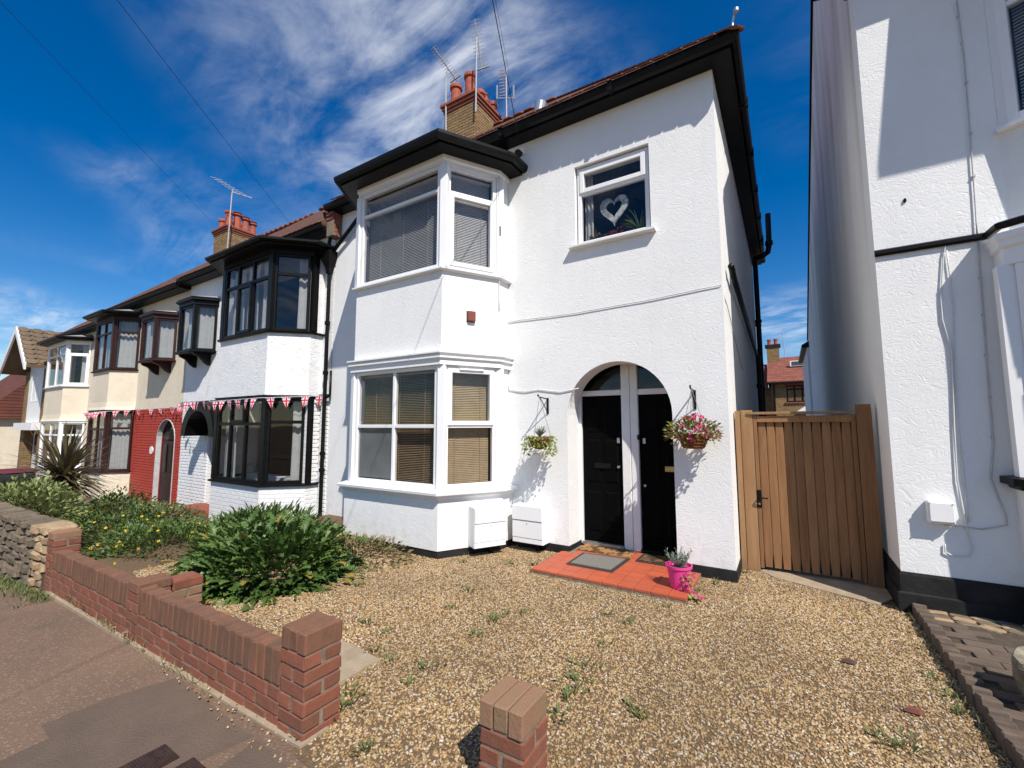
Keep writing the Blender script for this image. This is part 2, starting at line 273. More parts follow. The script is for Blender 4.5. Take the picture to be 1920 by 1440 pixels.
# ------------------------------------------------------------------ mesh helpers
BASE = {}
def V(*a): return Vector(a)
class MB:
    def __init__(s): s.v = []; s.f = []
    def add(s, vs, fs):
        o = len(s.v); s.v += [Vector(p) for p in vs]; s.f += [tuple(i+o for i in f) for f in fs]; return s
    def box(s, x0, x1, y0, y1, z0, z1):
        return s.add([(x,y,z) for z in (z0,z1) for y in (y0,y1) for x in (x0,x1)],
                     [(0,2,3,1),(4,5,7,6),(0,1,5,4),(2,6,7,3),(0,4,6,2),(1,3,7,5)])
    def obox(s, c, a, b, n):                       # centre and three half-axis vectors
        c, a, b, n = map(Vector, (c, a, b, n))
        return s.add([c+sa*a+sb*b+sn*n for sn in (-1,1) for sb in (-1,1) for sa in (-1,1)],
                     [(0,2,3,1),(4,5,7,6),(0,1,5,4),(2,6,7,3),(0,4,6,2),(1,3,7,5)])
    def bar(s, p, q, w, h=None):
        p, q = Vector(p), Vector(q); d = q-p; a = d.normalized(); h = h or w
        up = V(0,0,1) if abs(a.z) < 0.95 else V(0,1,0)
        sx = a.cross(up).normalized(); sz = sx.cross(a)
        return s.obox((p+q)/2, d/2, sx*w/2, sz*h/2)
    def prism(s, bot, top):
        n = len(bot); return s.add(list(bot)+list(top), [tuple(range(n-1,-1,-1)), tuple(range(n,2*n))]+[(i,(i+1)%n,n+(i+1)%n,n+i) for i in range(n)])
    def tube(s, pts, r, n=8, r2=None):
        pts = [Vector(p) for p in pts]; k = len(pts); o = len(s.v); pv = None
        for i, p in enumerate(pts):
            d = (pts[min(i+1,k-1)]-pts[max(i-1,0)]).normalized()
            if pv is None: pv = d.orthogonal().normalized()
            pv = (pv-d*pv.dot(d)).normalized(); q = d.cross(pv)
            rr = r if r2 is None else r+(r2-r)*i/(k-1)
            for j in range(n):
                a = 2*math.pi*j/n; s.v.append(p+(pv*math.cos(a)+q*math.sin(a))*rr)
        for i in range(k-1):
            for j in range(n): s.f.append((o+i*n+j, o+i*n+(j+1)%n, o+(i+1)*n+(j+1)%n, o+(i+1)*n+j))
        s.f.append(tuple(o+j for j in range(n-1,-1,-1))); s.f.append(tuple(o+(k-1)*n+j for j in range(n))); return s
    def lathe(s, c, prof, n=20):
        o = len(s.v); c = Vector(c)
        for r, z in prof:
            for j in range(n):
                a = 2*math.pi*j/n; s.v.append(c+V(r*math.cos(a), r*math.sin(a), z))
        for i in range(len(prof)-1):
            for j in range(n): s.f.append((o+i*n+j, o+i*n+(j+1)%n, o+(i+1)*n+(j+1)%n, o+(i+1)*n+j))
        s.f.append(tuple(o+j for j in range(n-1,-1,-1))); s.f.append(tuple(o+(len(prof)-1)*n+j for j in range(n))); return s
    def sweep(s, path, prof):
        """closed profile [(outward offset, z)] along an open plan path with mitred corners"""
        rows = [[(*p, z) for p in offset(path, d)] for d, z in prof]; m = len(prof); k = len(path); o = len(s.v)
        for i in range(k):
            for j in range(m): s.v.append(Vector(rows[j][i]))
        for i in range(k-1):
            for j in range(m): s.f.append((o+i*m+j, o+i*m+(j+1)%m, o+(i+1)*m+(j+1)%m, o+(i+1)*m+j))
        s.f.append(tuple(o+j for j in range(m))); s.f.append(tuple(o+(k-1)*m+j for j in range(m-1,-1,-1))); return s
    def build(s, name, m, parent=None, smooth=False, bevel=0):
        base = BASE[parent] if parent is not None else V(0,0,0)
        me = bpy.data.meshes.new(name); me.from_pydata([tuple(p-base) for p in s.v], [], s.f); me.update()
        bm = bmesh.new(); bm.from_mesh(me); bmesh.ops.recalc_face_normals(bm, faces=bm.faces)
        if bevel: bmesh.ops.bevel(bm, geom=bm.edges[:], offset=bevel, segments=1, affect='EDGES', profile=0.5)
        bm.to_mesh(me); bm.free()
        if smooth:
            for p in me.polygons: p.use_smooth = True
        return link(name, me, m, parent)
    def raw(s, name, m, parent=None):                # foliage: no normal clean-up
        base = BASE[parent] if parent is not None else V(0,0,0)
        me = bpy.data.meshes.new(name); me.from_pydata([tuple(p-base) for p in s.v], [], s.f); me.update()
        return link(name, me, m, parent)
def link(name, me, m, parent):
    o = bpy.data.objects.new(name, me); COL.objects.link(o)
    if m is not None and not me.materials: me.materials.append(m)
    if parent is not None: o.parent = parent; BASE[o] = BASE[parent]
    else: BASE[o] = V(0,0,0)
    return o
def offset(path, d):
    path = [Vector(p) for p in path]; res = []
    def nrm(a, b): t = (b-a).normalized(); return V(t.y, -t.x)
    for i, p in enumerate(path):
        if i == 0: res.append(p+nrm(path[0], path[1])*d)
        elif i == len(path)-1: res.append(p+nrm(path[-2], path[-1])*d)
        else:
            a = nrm(path[i-1], p); b = nrm(p, path[i+1]); h = (a+b).normalized(); res.append(p+h*(d/max(0.3, h.dot(a))))
    return [(q.x, q.y) for q in res]
def tag(o, label=None, cat=None, group=None, kind=None):
    if label: o['label'] = label
    if cat: o['category'] = cat
    if group: o['group'] = group
    if kind: o['kind'] = kind
    return o
def thing(name, label, cat, loc, group=None):
    o = bpy.data.objects.new(name, None); COL.objects.link(o); o.location = loc; o.empty_display_size = 0.1
    BASE[o] = Vector(loc); return tag(o, label, cat, group)
def panel(name, m, parent, origin, u, n, thick, outer, holes):
    """flat wall with cut openings: outlines in (u, z); extruded `thick` against n"""
    base = BASE[parent]; origin, u, n = Vector(origin), Vector(u), Vector(n); bm = bmesh.new()
    for ring in [outer]+holes:
        vs = [bm.verts.new(origin+u*a+V(0,0,1)*b-base) for a, b in ring]
        for i in range(len(vs)): bm.edges.new((vs[i], vs[(i+1) % len(vs)]))
    bmesh.ops.triangle_fill(bm, edges=bm.edges[:], use_beauty=True)
    ext = bmesh.ops.extrude_face_region(bm, geom=bm.faces[:])
    bmesh.ops.translate(bm, vec=-n*thick, verts=[g for g in ext['geom'] if isinstance(g, bmesh.types.BMVert)])
    bmesh.ops.recalc_face_normals(bm, faces=bm.faces[:])
    me = bpy.data.meshes.new(name); bm.to_mesh(me); bm.free()
    return link(name, me, m, parent)
def rect(a, b, c, d): return [(a,c),(b,c),(b,d),(a,d)]
# one bevelled unit block shared by all bricks, tiles, planks, stones of a material
BLOCKS = {}
def block_mesh(name, m, bev=0.06, rough=0.0, seed=0):
    key = (m.name, bev, rough, seed, name)
    if key in BLOCKS: return BLOCKS[key]
    bm = bmesh.new(); bmesh.ops.create_cube(bm, size=1.0)
    bmesh.ops.bevel(bm, geom=bm.edges[:], offset=bev, segments=1, affect='EDGES', profile=0.5)
    if rough:
        rr = random.Random(seed)
        for v in bm.verts: v.co += V(*(rr.uniform(-rough, rough) for _ in range(3)))
    me = bpy.data.meshes.new(name); bm.to_mesh(me); bm.free(); me.materials.append(m); BLOCKS[key] = me; return me
def block(name, m, parent, c, size, rot=(0,0,0), bev=0.05, rough=0.0, seed=0):
    o = bpy.data.objects.new(name, block_mesh(name, m, bev, rough, seed)); COL.objects.link(o)
    o.parent = parent; o.location = Vector(c)-BASE[parent]; o.scale = size; o.rotation_euler = rot; BASE[o] = BASE[parent]
    return o

# ------------------------------------------------------------------ windows
def window(house, P, Q, z0, z1, cols, rows, fm, sash=(), fw=0.05, bar=0.045, front=0.0, depth=0.07, gm=None,
           blind=None, bspace=0.023, tilt=-0.8, curtains=(), label=None, name='window', blindgap=0.11):
    """cols: fractions of the width; rows[i]: fractions of the height in column i. Frame > panes, blind, curtains."""
    P, Q = V(*P, 0), V(*Q, 0); u = (Q-P).normalized(); W = (Q-P).length; n = V(u.y, -u.x, 0); up = V(0,0,1); gm = gm or GLASS
    mb = MB()
    def fb(m, a0, a1, c0, c1, n0, n1): m.obox(P+u*(a0+a1)/2+up*(c0+c1)/2+n*(n0+n1)/2, u*(a1-a0)/2, up*(c1-c0)/2, n*(n1-n0)/2)
    f1, f0 = front, front-depth
    fb(mb, 0, fw, z0, z1, f0, f1); fb(mb, W-fw, W, z0, z1, f0, f1)
    fb(mb, fw, W-fw, z0, z0+fw, f0, f1-.002); fb(mb, fw, W-fw, z1-fw, z1, f0, f1-.002)
    cells = []
    for i in range(len(cols)-1):
        a0 = fw if i == 0 else cols[i]*W+bar/2; a1 = W-fw if i == len(cols)-2 else cols[i+1]*W-bar/2
        if i > 0: fb(mb, cols[i]*W-bar/2, cols[i]*W+bar/2, z0+fw, z1-fw, f0+.002, f1-.004)
        rw = rows[i]; H = z1-z0
        for j in range(len(rw)-1):
            c0 = z0+fw if j == 0 else z0+rw[j]*H+bar/2; c1 = z1-fw if j == len(rw)-2 else z0+rw[j+1]*H-bar/2
            if j > 0: fb(mb, a0, a1, z0+rw[j]*H-bar/2, z0+rw[j]*H+bar/2, f0+.004, f1-.006)
            if (i, j) in sash:
                s = 0.045
                fb(mb, a0-.012, a0+s, c0-.012, c1+.012, f0+.01, f1+.016); fb(mb, a1-s, a1+.012, c0-.012, c1+.012, f0+.01, f1+.016)
                fb(mb, a0+s, a1-s, c0-.012, c0+s, f0+.01, f1+.014); fb(mb, a0+s, a1-s, c1-s, c1+.012, f0+.01, f1+.014)
                cells.append((a0+s, a1-s, c0+s, c1-s, f1-.012))
            else: cells.append((a0, a1, c0, c1, f1-.03))
    fr = mb.build(name, fm, house, bevel=0.004)
    if label: fr['label'] = label
    for (a0, a1, c0, c1, g) in cells:
        m = MB(); fb(m, a0-.004, a1+.004, c0-.004, c1+.004, g-.006, g); m.build('pane', gm, fr)
    if blind:
        m = MB(); k = int((z1-z0-2*fw)/bspace)
        for q in range(k):
            zc = z1-fw-0.02-q*bspace; half = 0.0135
            m.obox(P+u*W/2+up*zc+n*(f0-blindgap+.05), u*(W/2-fw-0.004), n*half*math.cos(tilt)+up*half*math.sin(tilt), (up*math.cos(tilt)-n*math.sin(tilt))*0.0008)
        for fx in ([0.2, 0.5, 0.8] if W > 0.9 else [0.25, 0.75]):
            m.bar(P+u*W*fx+up*z0+n*(f0-blindgap+.066), P+u*W*fx+up*z1+n*(f0-blindgap+.066), 0.004)
        fb(m, fw, W-fw, z1-fw-.03, z1-fw, f0-.09, f0-.03)
        m.build('blind', blind, fr)
    for (a, b, cm) in curtains:                      # pleated sheet between two width fractions
        m = MB(); k = max(8, int((b-a)*W/0.022)); vs = []
        for q in range(k+1):
            x = (a+(b-a)*q/k)*W; y = -0.10+0.018*math.sin(q*1.15)+0.008*math.sin(q*0.43)
            for zc, sq in ((z0+.02, 1.0), ((z0+z1)/2, 0.93), (z1-.02, 1.0)):
                mid = (a+b)/2*W; vs.append(P+u*(mid+(x-mid)*sq)+n*(f0+y)+up*zc)
        m.add(vs, [(3*q+r, 3*q+3+r, 3*q+4+r, 3*q+1+r) for q in range(k) for r in (0,1)])
        m.build('curtain', cm, fr, smooth=True)
    return fr

def gz(x):
    kn = [(-400,-.6),(-30,-.56),(-20,-.5),(-13,-.40),(-9,-.30),(-6.6,-.115),(-2.4,0),(400,0)]
    for (a, b), (c, d) in zip(kn, kn[1:]):
        if a <= x <= c: return b+(d-b)*(x-a)/(c-a)
    return 0.0

# ------------------------------------------------------------------ ground, pavement, road
XK = [-400,-60,-30,-20,-13,-9,-6.6,-2.4,0.9,8,400]
def sheet(name, m, y0, y1, dz, x0=-400, x1=400, ny=1, kind='structure'):
    xs = [x0]+[x for x in XK if x0 < x < x1]+[x1]; mb = MB(); ys = [y0+(y1-y0)*j/ny for j in range(ny+1)]
    mb.add([(x, y, gz(x)+dz) for x in xs for y in ys], [(i*(ny+1)+j, (i+1)*(ny+1)+j, (i+1)*(ny+1)+j+1, i*(ny+1)+j+1) for i in range(len(xs)-1) for j in range(ny)])
    o = mb.build(name, m); tag(o, kind=kind); return o
sheet('ground', EARTH, -400, 400, -0.03)
sheet('pavement', TARMAC, -6.6, -3.69, -0.004)
sheet('road', ROADM, -14, -6.75, -0.11)
mb = MB()
for i in range(-16, 8): mb.box(i*0.915, i*0.915+.905, -6.75, -6.6, gz(i*.915)-.2, gz(i*.915)-.002)
tag(mb.build('kerb', CONCRETE, bevel=0.01), kind='structure')
sheet('far_pavement', TARMAC, -17, -14, 0.0)
def ground_poly(name, m, pts, z, thick=None, kind='structure', parent=None):
    mb = MB()
    if thick: mb.prism([(x,y,z-thick) for x,y in pts], [(x,y,z) for x,y in pts])
    else: mb.add([(x,y,(z(x) if callable(z) else z)) for x,y in pts], [tuple(range(len(pts)))])
    o = mb.build(name, m, parent)
    if kind and parent is None: tag(o, kind=kind)
    return o
gp = lambda x, y, z=0.0: tuple(pt(x, y, 2, z)[:2])
def wobble(pts, a=0.012, k=5):
    rr = random.Random(3); o = []
    for p, q in zip(pts, pts[1:]+pts[:1]):
        for i in range(k): o.append((p[0]+(q[0]-p[0])*i/k+rr.uniform(-a,a), p[1]+(q[1]-p[1])*i/k+rr.uniform(-a,a)))
    return o
ground_poly('pavement_patch', TARMAC_PATCH, wobble([gp(78,1349), gp(193,1303), gp(330,1262), (-2.9,-3.76), (-1.9,-3.80), (-1.9,-4.45), (-2.9,-4.42), gp(120,1412)], .008, 7), lambda x: gz(x)+.0015)
ground_poly('pavement_strip', TARMAC_PATCH, wobble([(-3.35,-4.25), (-3.3,-4.95), (0.4,-4.95), (0.4,-4.45)]), lambda x: gz(x)+.004)
ground_poly('gravel_drive', GRAVELBED, [(-7.1,-3.3),(-4.4,-3.58),(-2.45,-3.58),(-2.1,-3.75),(0.85,-3.8),(0.85,1.2),(-7.1,1.2)], 0.0)
ground_poly('concrete_slab', CONCRETE, wobble([gp(640,1283), gp(712,1240), gp(652,1208), (-3.05,-3.0), (-3.05,-3.5), (-2.5,-3.5)], 0.008), 0.016, 0.05)
ground_poly('passage_slab', CONCRETE, [(-0.18,0.36),(0.62,0.02),(0.78,0.3),(0.78,6),(-0.45,6),(-0.45,0.7)], 0.012, 0.06)

# loose pebbles: instances scattered over the drive
def pebbles(name, poly, dens, seed, mat_, smin, smax, z=0.002):
    mb = MB(); mb.add([(x,y,z) for x,y in poly], [tuple(range(len(poly)))]); o = mb.build(name, mat_); tag(o, kind='stuff')
    ng = bpy.data.node_groups.new(name, 'GeometryNodeTree')
    ng.interface.new_socket('Geometry', in_out='INPUT', socket_type='NodeSocketGeometry'); ng.interface.new_socket('Geometry', in_out='OUTPUT', socket_type='NodeSocketGeometry')
    gi = N(ng, 'NodeGroupInput'); go = N(ng, 'NodeGroupOutput'); dp = N(ng, 'GeometryNodeDistributePointsOnFaces')
    dp.inputs['Density'].default_value = dens; dp.inputs['Seed'].default_value = seed; K = ng.links.new; K(gi.outputs[0], dp.inputs[0])
    gn = N(ng, 'ShaderNodeTexNoise'); gn.inputs['Scale'].default_value = 1.3; gn.inputs['Detail'].default_value = 5; gn.inputs['Roughness'].default_value = .65
    gm_ = N(ng, 'ShaderNodeMapRange'); gm_.inputs[1].default_value = .34; gm_.inputs[2].default_value = .50; gm_.inputs[3].default_value = dens*.25; gm_.inputs[4].default_value = dens
    K(gn.outputs['Fac'], gm_.inputs[0]); K(gm_.outputs[0], dp.inputs['Density'])
    ico = N(ng, 'GeometryNodeMeshIcoSphere'); ico.inputs['Radius'].default_value = 1.0; ico.inputs['Subdivisions'].default_value = 2
    ss = N(ng, 'GeometryNodeSetShadeSmooth'); K(ico.outputs[0], ss.inputs[0])
    sm = N(ng, 'GeometryNodeSetMaterial'); sm.inputs['Material'].default_value = mat_; K(ss.outputs[0], sm.inputs[0])
    ip = N(ng, 'GeometryNodeInstanceOnPoints'); K(dp.outputs[0], ip.inputs['Points']); K(sm.outputs[0], ip.inputs['Instance'])
    rv = N(ng, 'FunctionNodeRandomValue', data_type='FLOAT_VECTOR'); rv.inputs[0].default_value = (-0.5, -0.5, 0); rv.inputs[1].default_value = (0.5, 0.5, 6.28)
    K(rv.outputs[0], ip.inputs['Rotation'])
    rs = N(ng, 'FunctionNodeRandomValue', data_type='FLOAT_VECTOR'); rs.inputs[0].default_value = smin; rs.inputs[1].default_value = smax; rs.inputs['Seed'].default_value = 5
    K(rs.outputs[0], ip.inputs['Scale']); K(ip.outputs[0], go.inputs[0])
    md = o.modifiers.new('scatter', 'NODES'); md.node_group = ng; return o
def pebble_mat(name, stops):
    m = bpy.data.materials.new(name); m.use_nodes = True; t = m.node_tree; bs = t.nodes['Principled BSDF']; bs.inputs['Roughness'].default_value = 0.6
    oi = N(t, 'ShaderNodeObjectInfo'); cr = N(t, 'ShaderNodeValToRGB'); cr.color_ramp.interpolation = 'LINEAR'
    for i, (p, c) in enumerate(stops):
        e = cr.color_ramp.elements[i] if i < 2 else cr.color_ramp.elements.new(p)
        e.position = p; e.color = (*c, 1)
    t.links.new(oi.outputs['Random'], cr.inputs[0])
    g = N(t, 'ShaderNodeNewGeometry'); nz = N(t, 'ShaderNodeTexNoise'); nz.inputs['Scale'].default_value = 0.9; nz.inputs['Detail'].default_value = 4
    t.links.new(g.outputs['Position'], nz.inputs['Vector'])
    mr = N(t, 'ShaderNodeMapRange'); mr.inputs[1].default_value = 0.3; mr.inputs[2].default_value = 0.7; mr.inputs[3].default_value = 0.72; mr.inputs[4].default_value = 1.15
    t.links.new(nz.outputs['Fac'], mr.inputs[0])
    mx = N(t, 'ShaderNodeVectorMath', operation='SCALE'); t.links.new(cr.outputs[0], mx.inputs[0]); t.links.new(mr.outputs[0], mx.inputs['Scale'])
    t.links.new(mx.outputs[0], bs.inputs['Base Color']); return m
PEB = pebble_mat('flint_pebble', [(0.0, (0.14,0.085,0.045)), (1.0, (0.55,0.50,0.43)), (0.2, (0.29,0.185,0.078)), (0.5, (0.41,0.28,0.125)), (0.62, (0.25,0.13,0.055)), (0.8, (0.47,0.35,0.185)), (0.93, (0.42,0.35,0.25))])
DRIVE = [(-6.2,-3.1),(-4.45,-3.5),(-2.45,-3.5),(-2.0,-3.72),(-1.3,-3.8),(0.83,-3.78),(0.83,0.1),(0.5,0.05),(-0.2,0.5),(-0.5,0.5),(-0.5,0.02),(-5.9,0.02),(-6.2,-0.5)]
pebbles('gravel_pebbles', DRIVE, 6800, 1, PEB, (0.0045,0.003,0.0025), (0.0125,0.0078,0.0062))
pebbles('stray_pebbles', [(-5.5,-3.69),(0.4,-3.95),(0.8,-3.78),(-2.0,-3.6),(-2.4,-3.69)], 420, 9, PEB, (0.004,0.003,0.003), (0.011,0.008,0.006))

# ------------------------------------------------------------------ the rendered end-of-terrace house
H = thing('rendered_house', 'white rendered house with white bay windows, arched double porch and black eaves', 'house', (-3.85, 0, 0))
XR, XL = -0.50, -7.19; ZE = 5.66
BAY = [(-5.75,0),(-5.75,-.25),(-5.33,-.95),(-3.66,-.95),(-3.25,-.25),(-3.25,0)]
ac, ar, asp = -1.715, 0.645, 1.73
arch = [(ac+ar,0.02),(ac+ar,asp)]+[(ac+ar*math.cos(a), asp+ar*math.sin(a)) for a in [math.pi*i/24 for i in range(1,24)]]+[(ac-ar,asp),(ac-ar,0.02)]
o = panel('front_wall', WHITE, H, (0,0,0), (1,0,0), (0,-1,0), 0.30, rect(-3.25, XR, 0.0, 5.70), [list(reversed(arch)), rect(-2.21,-1.235,3.92,5.02)])
panel('front_wall_beside_bay', WHITE, H, (0,0,0), (1,0,0), (0,-1,0), 0.30, rect(XL+.005, -5.75, -.35, 5.70), [])
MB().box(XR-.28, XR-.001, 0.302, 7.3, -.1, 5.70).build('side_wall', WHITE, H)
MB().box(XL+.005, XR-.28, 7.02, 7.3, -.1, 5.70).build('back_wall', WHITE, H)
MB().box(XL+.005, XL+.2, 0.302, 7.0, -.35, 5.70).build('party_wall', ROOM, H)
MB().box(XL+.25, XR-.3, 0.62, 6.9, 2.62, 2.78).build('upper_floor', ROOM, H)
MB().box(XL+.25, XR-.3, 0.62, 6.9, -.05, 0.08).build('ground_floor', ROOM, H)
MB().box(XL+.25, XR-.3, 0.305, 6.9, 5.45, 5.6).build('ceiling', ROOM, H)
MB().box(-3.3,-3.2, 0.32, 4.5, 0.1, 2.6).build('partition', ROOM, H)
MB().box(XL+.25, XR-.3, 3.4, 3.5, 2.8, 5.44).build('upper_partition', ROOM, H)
# black plinth (a hair behind the render above it)
MB().sweep([(-3.245,0),(ac-ar,0)], [(-.2,-.1),(.012,-.1),(.012,.105),(0.001,.105),(-.2,.10)]).build('plinth', BLACK_MATT, H)
MB().sweep([(ac+ar,0),(XR,0),(XR,6.9)], [(-.2,-.1),(.012,-.1),(.012,.115),(0.001,.12),(-.2,.11)]).build('plinth', BLACK_MATT, H)
MB().box(ac-ar-.25, ac-ar+.012, .004, .40, -.1, .10).build('plinth', BLACK_MATT, H)
MB().sweep(BAY, [(-.1,-.1),(.06,-.1),(.06,.095),(-.1,.095)]).build('plinth', BLACK_MATT, H)
# bay: base wall, sills, mouldings, mid wall
MB().sweep(BAY, [(-.12,.095),(.07,.095),(.07,.70),(-.12,.70)]).build('bay_base_wall', WHITE, H)
MB().sweep(BAY, [(-.08,.70),(.085,.70),(.10,.725),(.10,.745),(.16,.76),(.165,.79),(.02,.815),(-.08,.815)]).build('bay_sill', UPVC, H)
MB().sweep(BAY, [(-.10,2.37),(.045,2.37),(.045,2.44),(.075,2.455),(.075,2.475),(.06,2.48),(.06,2.50),(.095,2.515),(.095,2.535),(-.10,2.55)]).build('bay_moulding', UPVC, H)
MB().sweep(BAY, [(-.12,2.55),(0,2.55),(0,3.60),(-.12,3.60)]).build('bay_spandrel_wall', WHITE, H)
MB().sweep(BAY, [(-.08,3.60),(.045,3.60),(.06,3.615),(.06,3.635),(.01,3.65),(-.08,3.65)]).build('bay_sill', UPVC, H)
MB().sweep(BAY, [(-.10,5.06),(.012,5.06),(.012,5.10),(.035,5.12),(.035,5.17),(-.10,5.17)]).build('bay_head', UPVC, H)
MB().sweep(BAY, [(-.12,5.17),(.24,5.17),(.24,5.29),(-.12,5.29)]).build('bay_soffit', BLACK, H)
MB().sweep(BAY, [(.242,5.20),(.27,5.185),(.315,5.205),(.33,5.245),(.33,5.285),(.318,5.285),(.31,5.25),(.242,5.25)]).build('bay_gutter', BLACK, H, smooth=False)
p0 = offset(BAY, .26); mb = MB(); mb.add([(x,y,5.295) for x,y in p0]+[(x*.6-1.8,-.01,5.50) for x,y in p0], [])
mb.f += [(i,i+1,7+i-0,6+i) for i in range(5)]; mb.f.append((0,1,2,3,4,5)); mb.build('bay_roof', LEAD, H)
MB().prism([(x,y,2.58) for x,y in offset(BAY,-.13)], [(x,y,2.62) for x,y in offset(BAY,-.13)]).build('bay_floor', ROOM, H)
# corner posts of the bay
for zz0, zz1 in ((.815,2.37),(3.65,5.06)):
    for (x, y), a in zip(BAY[1:5], (0.52, 0.26, -0.26, -0.52)):
        c, s_ = math.cos(a), math.sin(a); MB().obox((x, y+.035, (zz0+zz1)/2), V(c,-s_,0)*.052, V(s_,c,0)*.05, V(0,0,(zz1-zz0)/2)).build('corner_post', UPVC, H, bevel=.006)
    MB().sweep(BAY[0:2], [(-.1,zz0),(-.001,zz0),(-.001,zz1),(-.1,zz1)]).build('bay_return_wall', WHITE, H)
    MB().sweep(BAY[4:6], [(-.1,zz0),(-.001,zz0),(-.001,zz1),(-.1,zz1)]).build('bay_return_wall', WHITE, H)
def inset(P, Q, a, b):
    P, Q = V(*P), V(*Q); d = (Q-P).normalized(); P2 = P+d*a; Q2 = Q-d*b; return (P2.x,P2.y), (Q2.x,Q2.y)
A_, B_ = inset(BAY[2], BAY[3], .055, .055); C_, D_ = inset(BAY[3], BAY[4], .055, .04); E_, F_ = inset(BAY[1], BAY[2], .04, .055)
fr = window(H, A_, B_, .815, 2.37, [0,.497,1], [[0,.5,1],[0,.5,1]], UPVC, blind=BLIND_WOOD, tilt=-0.30, label='four pane lower bay window with tan slatted blind')
# frosted film behind the lower left pane
MB().box(-5.21,-4.53,-.905,-.90,.88,1.57).build('privacy_film', FROST, fr)
window(H, C_, D_, .815, 2.37, [0,1], [[0,.5,1]], UPVC, sash=((0,1),), blind=BLIND_WOOD, tilt=-0.95)
window(H, E_, F_, .815, 2.37, [0,1], [[0,.5,1]], UPVC, sash=((0,1),), blind=BLIND_WOOD, tilt=-0.95)
window(H, A_, B_, 3.65, 5.06, [0,1], [[0,.76,1]], UPVC, blind=BLIND_WHITE, tilt=-0.95)
window(H, C_, D_, 3.65, 5.06, [0,1], [[0,.74,1]], UPVC, sash=((0,0),), blind=BLIND_WHITE, tilt=-1.1)
window(H, E_, F_, 3.65, 5.06, [0,1], [[0,.74,1]], UPVC, sash=((0,0),), blind=BLIND_WHITE, tilt=-1.1)
# trickle vent above the lower side light
c_ = (V(*C_,0)+V(*D_,0))/2; d_ = (V(*D_,0)-V(*C_,0)).normalized(); n_ = V(d_.y,-d_.x,0)
MB().obox(c_+V(0,0,2.325)+n_*.026, d_*.17, n_*.012, V(0,0,.012)).build('trickle_vent', UPVC, H)
# bedroom window over the porch
MB().sweep([(-2.27,0),(-1.175,0)], [(-.10,3.885),(.07,3.885),(.085,3.895),(.085,3.92),(-.02,3.94),(-.10,3.94)]).build('window_sill', WHITE_PAINT, H)
bw = window(H, (-2.19,.05), (-1.255,.05), 3.945, 5.005, [0,1], [[0,.66,1]], UPVC, sash=((0,1),), gm=GLASS, label='white bedroom window above the porch')
MB().box(-2.16,-1.29,.12,.30,3.915,3.94).build('inner_sill', UPVC, H)
m = MB(); vs=[]
for q in range(9):
    for zc in (3.96,4.99): vs.append((-2.15+q*.014,.22+.015*math.sin(q*1.6),zc))
m.add(vs,[(2*q,2*q+2,2*q+3,2*q+1) for q in range(8)]); m.build('curtain', CURTAIN, bw, smooth=True)
# porch: reveal, ceiling, doors
MB().box(ac-ar-.2, ac-ar-.001, .302, .52, 0.0, 2.5).build('porch_wall', WHITE, H)
MB().box(-.98, -.80, .302, .52, 0.0, 2.5).build('porch_wall', WHITE, H)
MB().box(ac-ar-.2, -.80, .302, .52, 2.5, 2.58).build('porch_ceiling', WHITE, H)
DY = .40
mb = MB()
for x0, x1 in ((-2.37,-2.325),(-1.775,-1.665),(-1.66,-1.565),(-1.0,-.975)): mb.box(x0,x1,DY-.03,DY+.07,.06,2.5)
mb.box(-2.325,-1.775,DY-.022,DY+.07,1.99,2.06); mb.box(-1.565,-1.0,DY-.022,DY+.07,1.985,2.055); mb.box(-2.325,-1.775,DY-.018,DY+.07,2.45,2.5); mb.box(-1.565,-1.0,DY-.018,DY+.07,2.45,2.5)
mb.build('door_frame', WHITE_PAINT, H, bevel=.006)
for x0, x1, s_ in ((-2.32,-1.78,1),(-1.56,-1.0,-1)):
    fl = MB().box(x0,x1,DY+.01,DY+.02,2.06,2.45).build('fanlight', GLASS_DARK, H)
    d = MB().box(x0,x1,DY+.01,DY+.055,.10,1.985).build('door', DOOR_BLACK, H)
    for (a, b, c0, c1) in ((.09,.46,.22,.75),(.54,.91,.22,.75),(.09,.46,.85,1.42),(.54,.91,.85,1.42),(.09,.46,1.50,1.86),(.54,.91,1.50,1.86)):
        xa, xb = x0+(x1-x0)*a, x0+(x1-x0)*b; m = MB()
        m.prism([(xa,DY+.012,c0),(xb,DY+.012,c0),(xb,DY+.012,c1),(xa,DY+.012,c1)], [(xa+.03,DY-.004,c0+.03),(xb-.03,DY-.004,c0+.03),(xb-.03,DY-.004,c1-.03),(xa+.03,DY-.004,c1-.03)]); m.build('door_panel', DOOR_BLACK, d)
    hx = x1-.05 if s_ > 0 else x0+.06
    MB().box(hx-.018,hx+.018,DY-.012,DY+.01,1.37,1.44).build('latch', STEEL, d, bevel=.004)
    k = MB(); k.tube([(hx,DY+.01,1.07 if s_>0 else .86),(hx,DY-.03,1.07 if s_>0 else .86)],.016,12); k.build('keyhole', STEEL, d)
    MB().box((x0+x1)/2-.11 if s_>0 else -1.26,(x0+x1)/2+.11 if s_>0 else -1.06,DY-.014,DY+.008,1.04,1.105).build('letter_plate', BRASS if s_<0 else BLACK, d, bevel=.004)
    MB().box(x0,x1,DY-.06,DY+.01,.06,.098).build('threshold', STEEL if s_>0 else BLACK, H)
MB().box(-1.575,-1.545,DY-.05,DY-.03,1.42,1.48).build('doorbell', BLACK, H, bevel=.003)
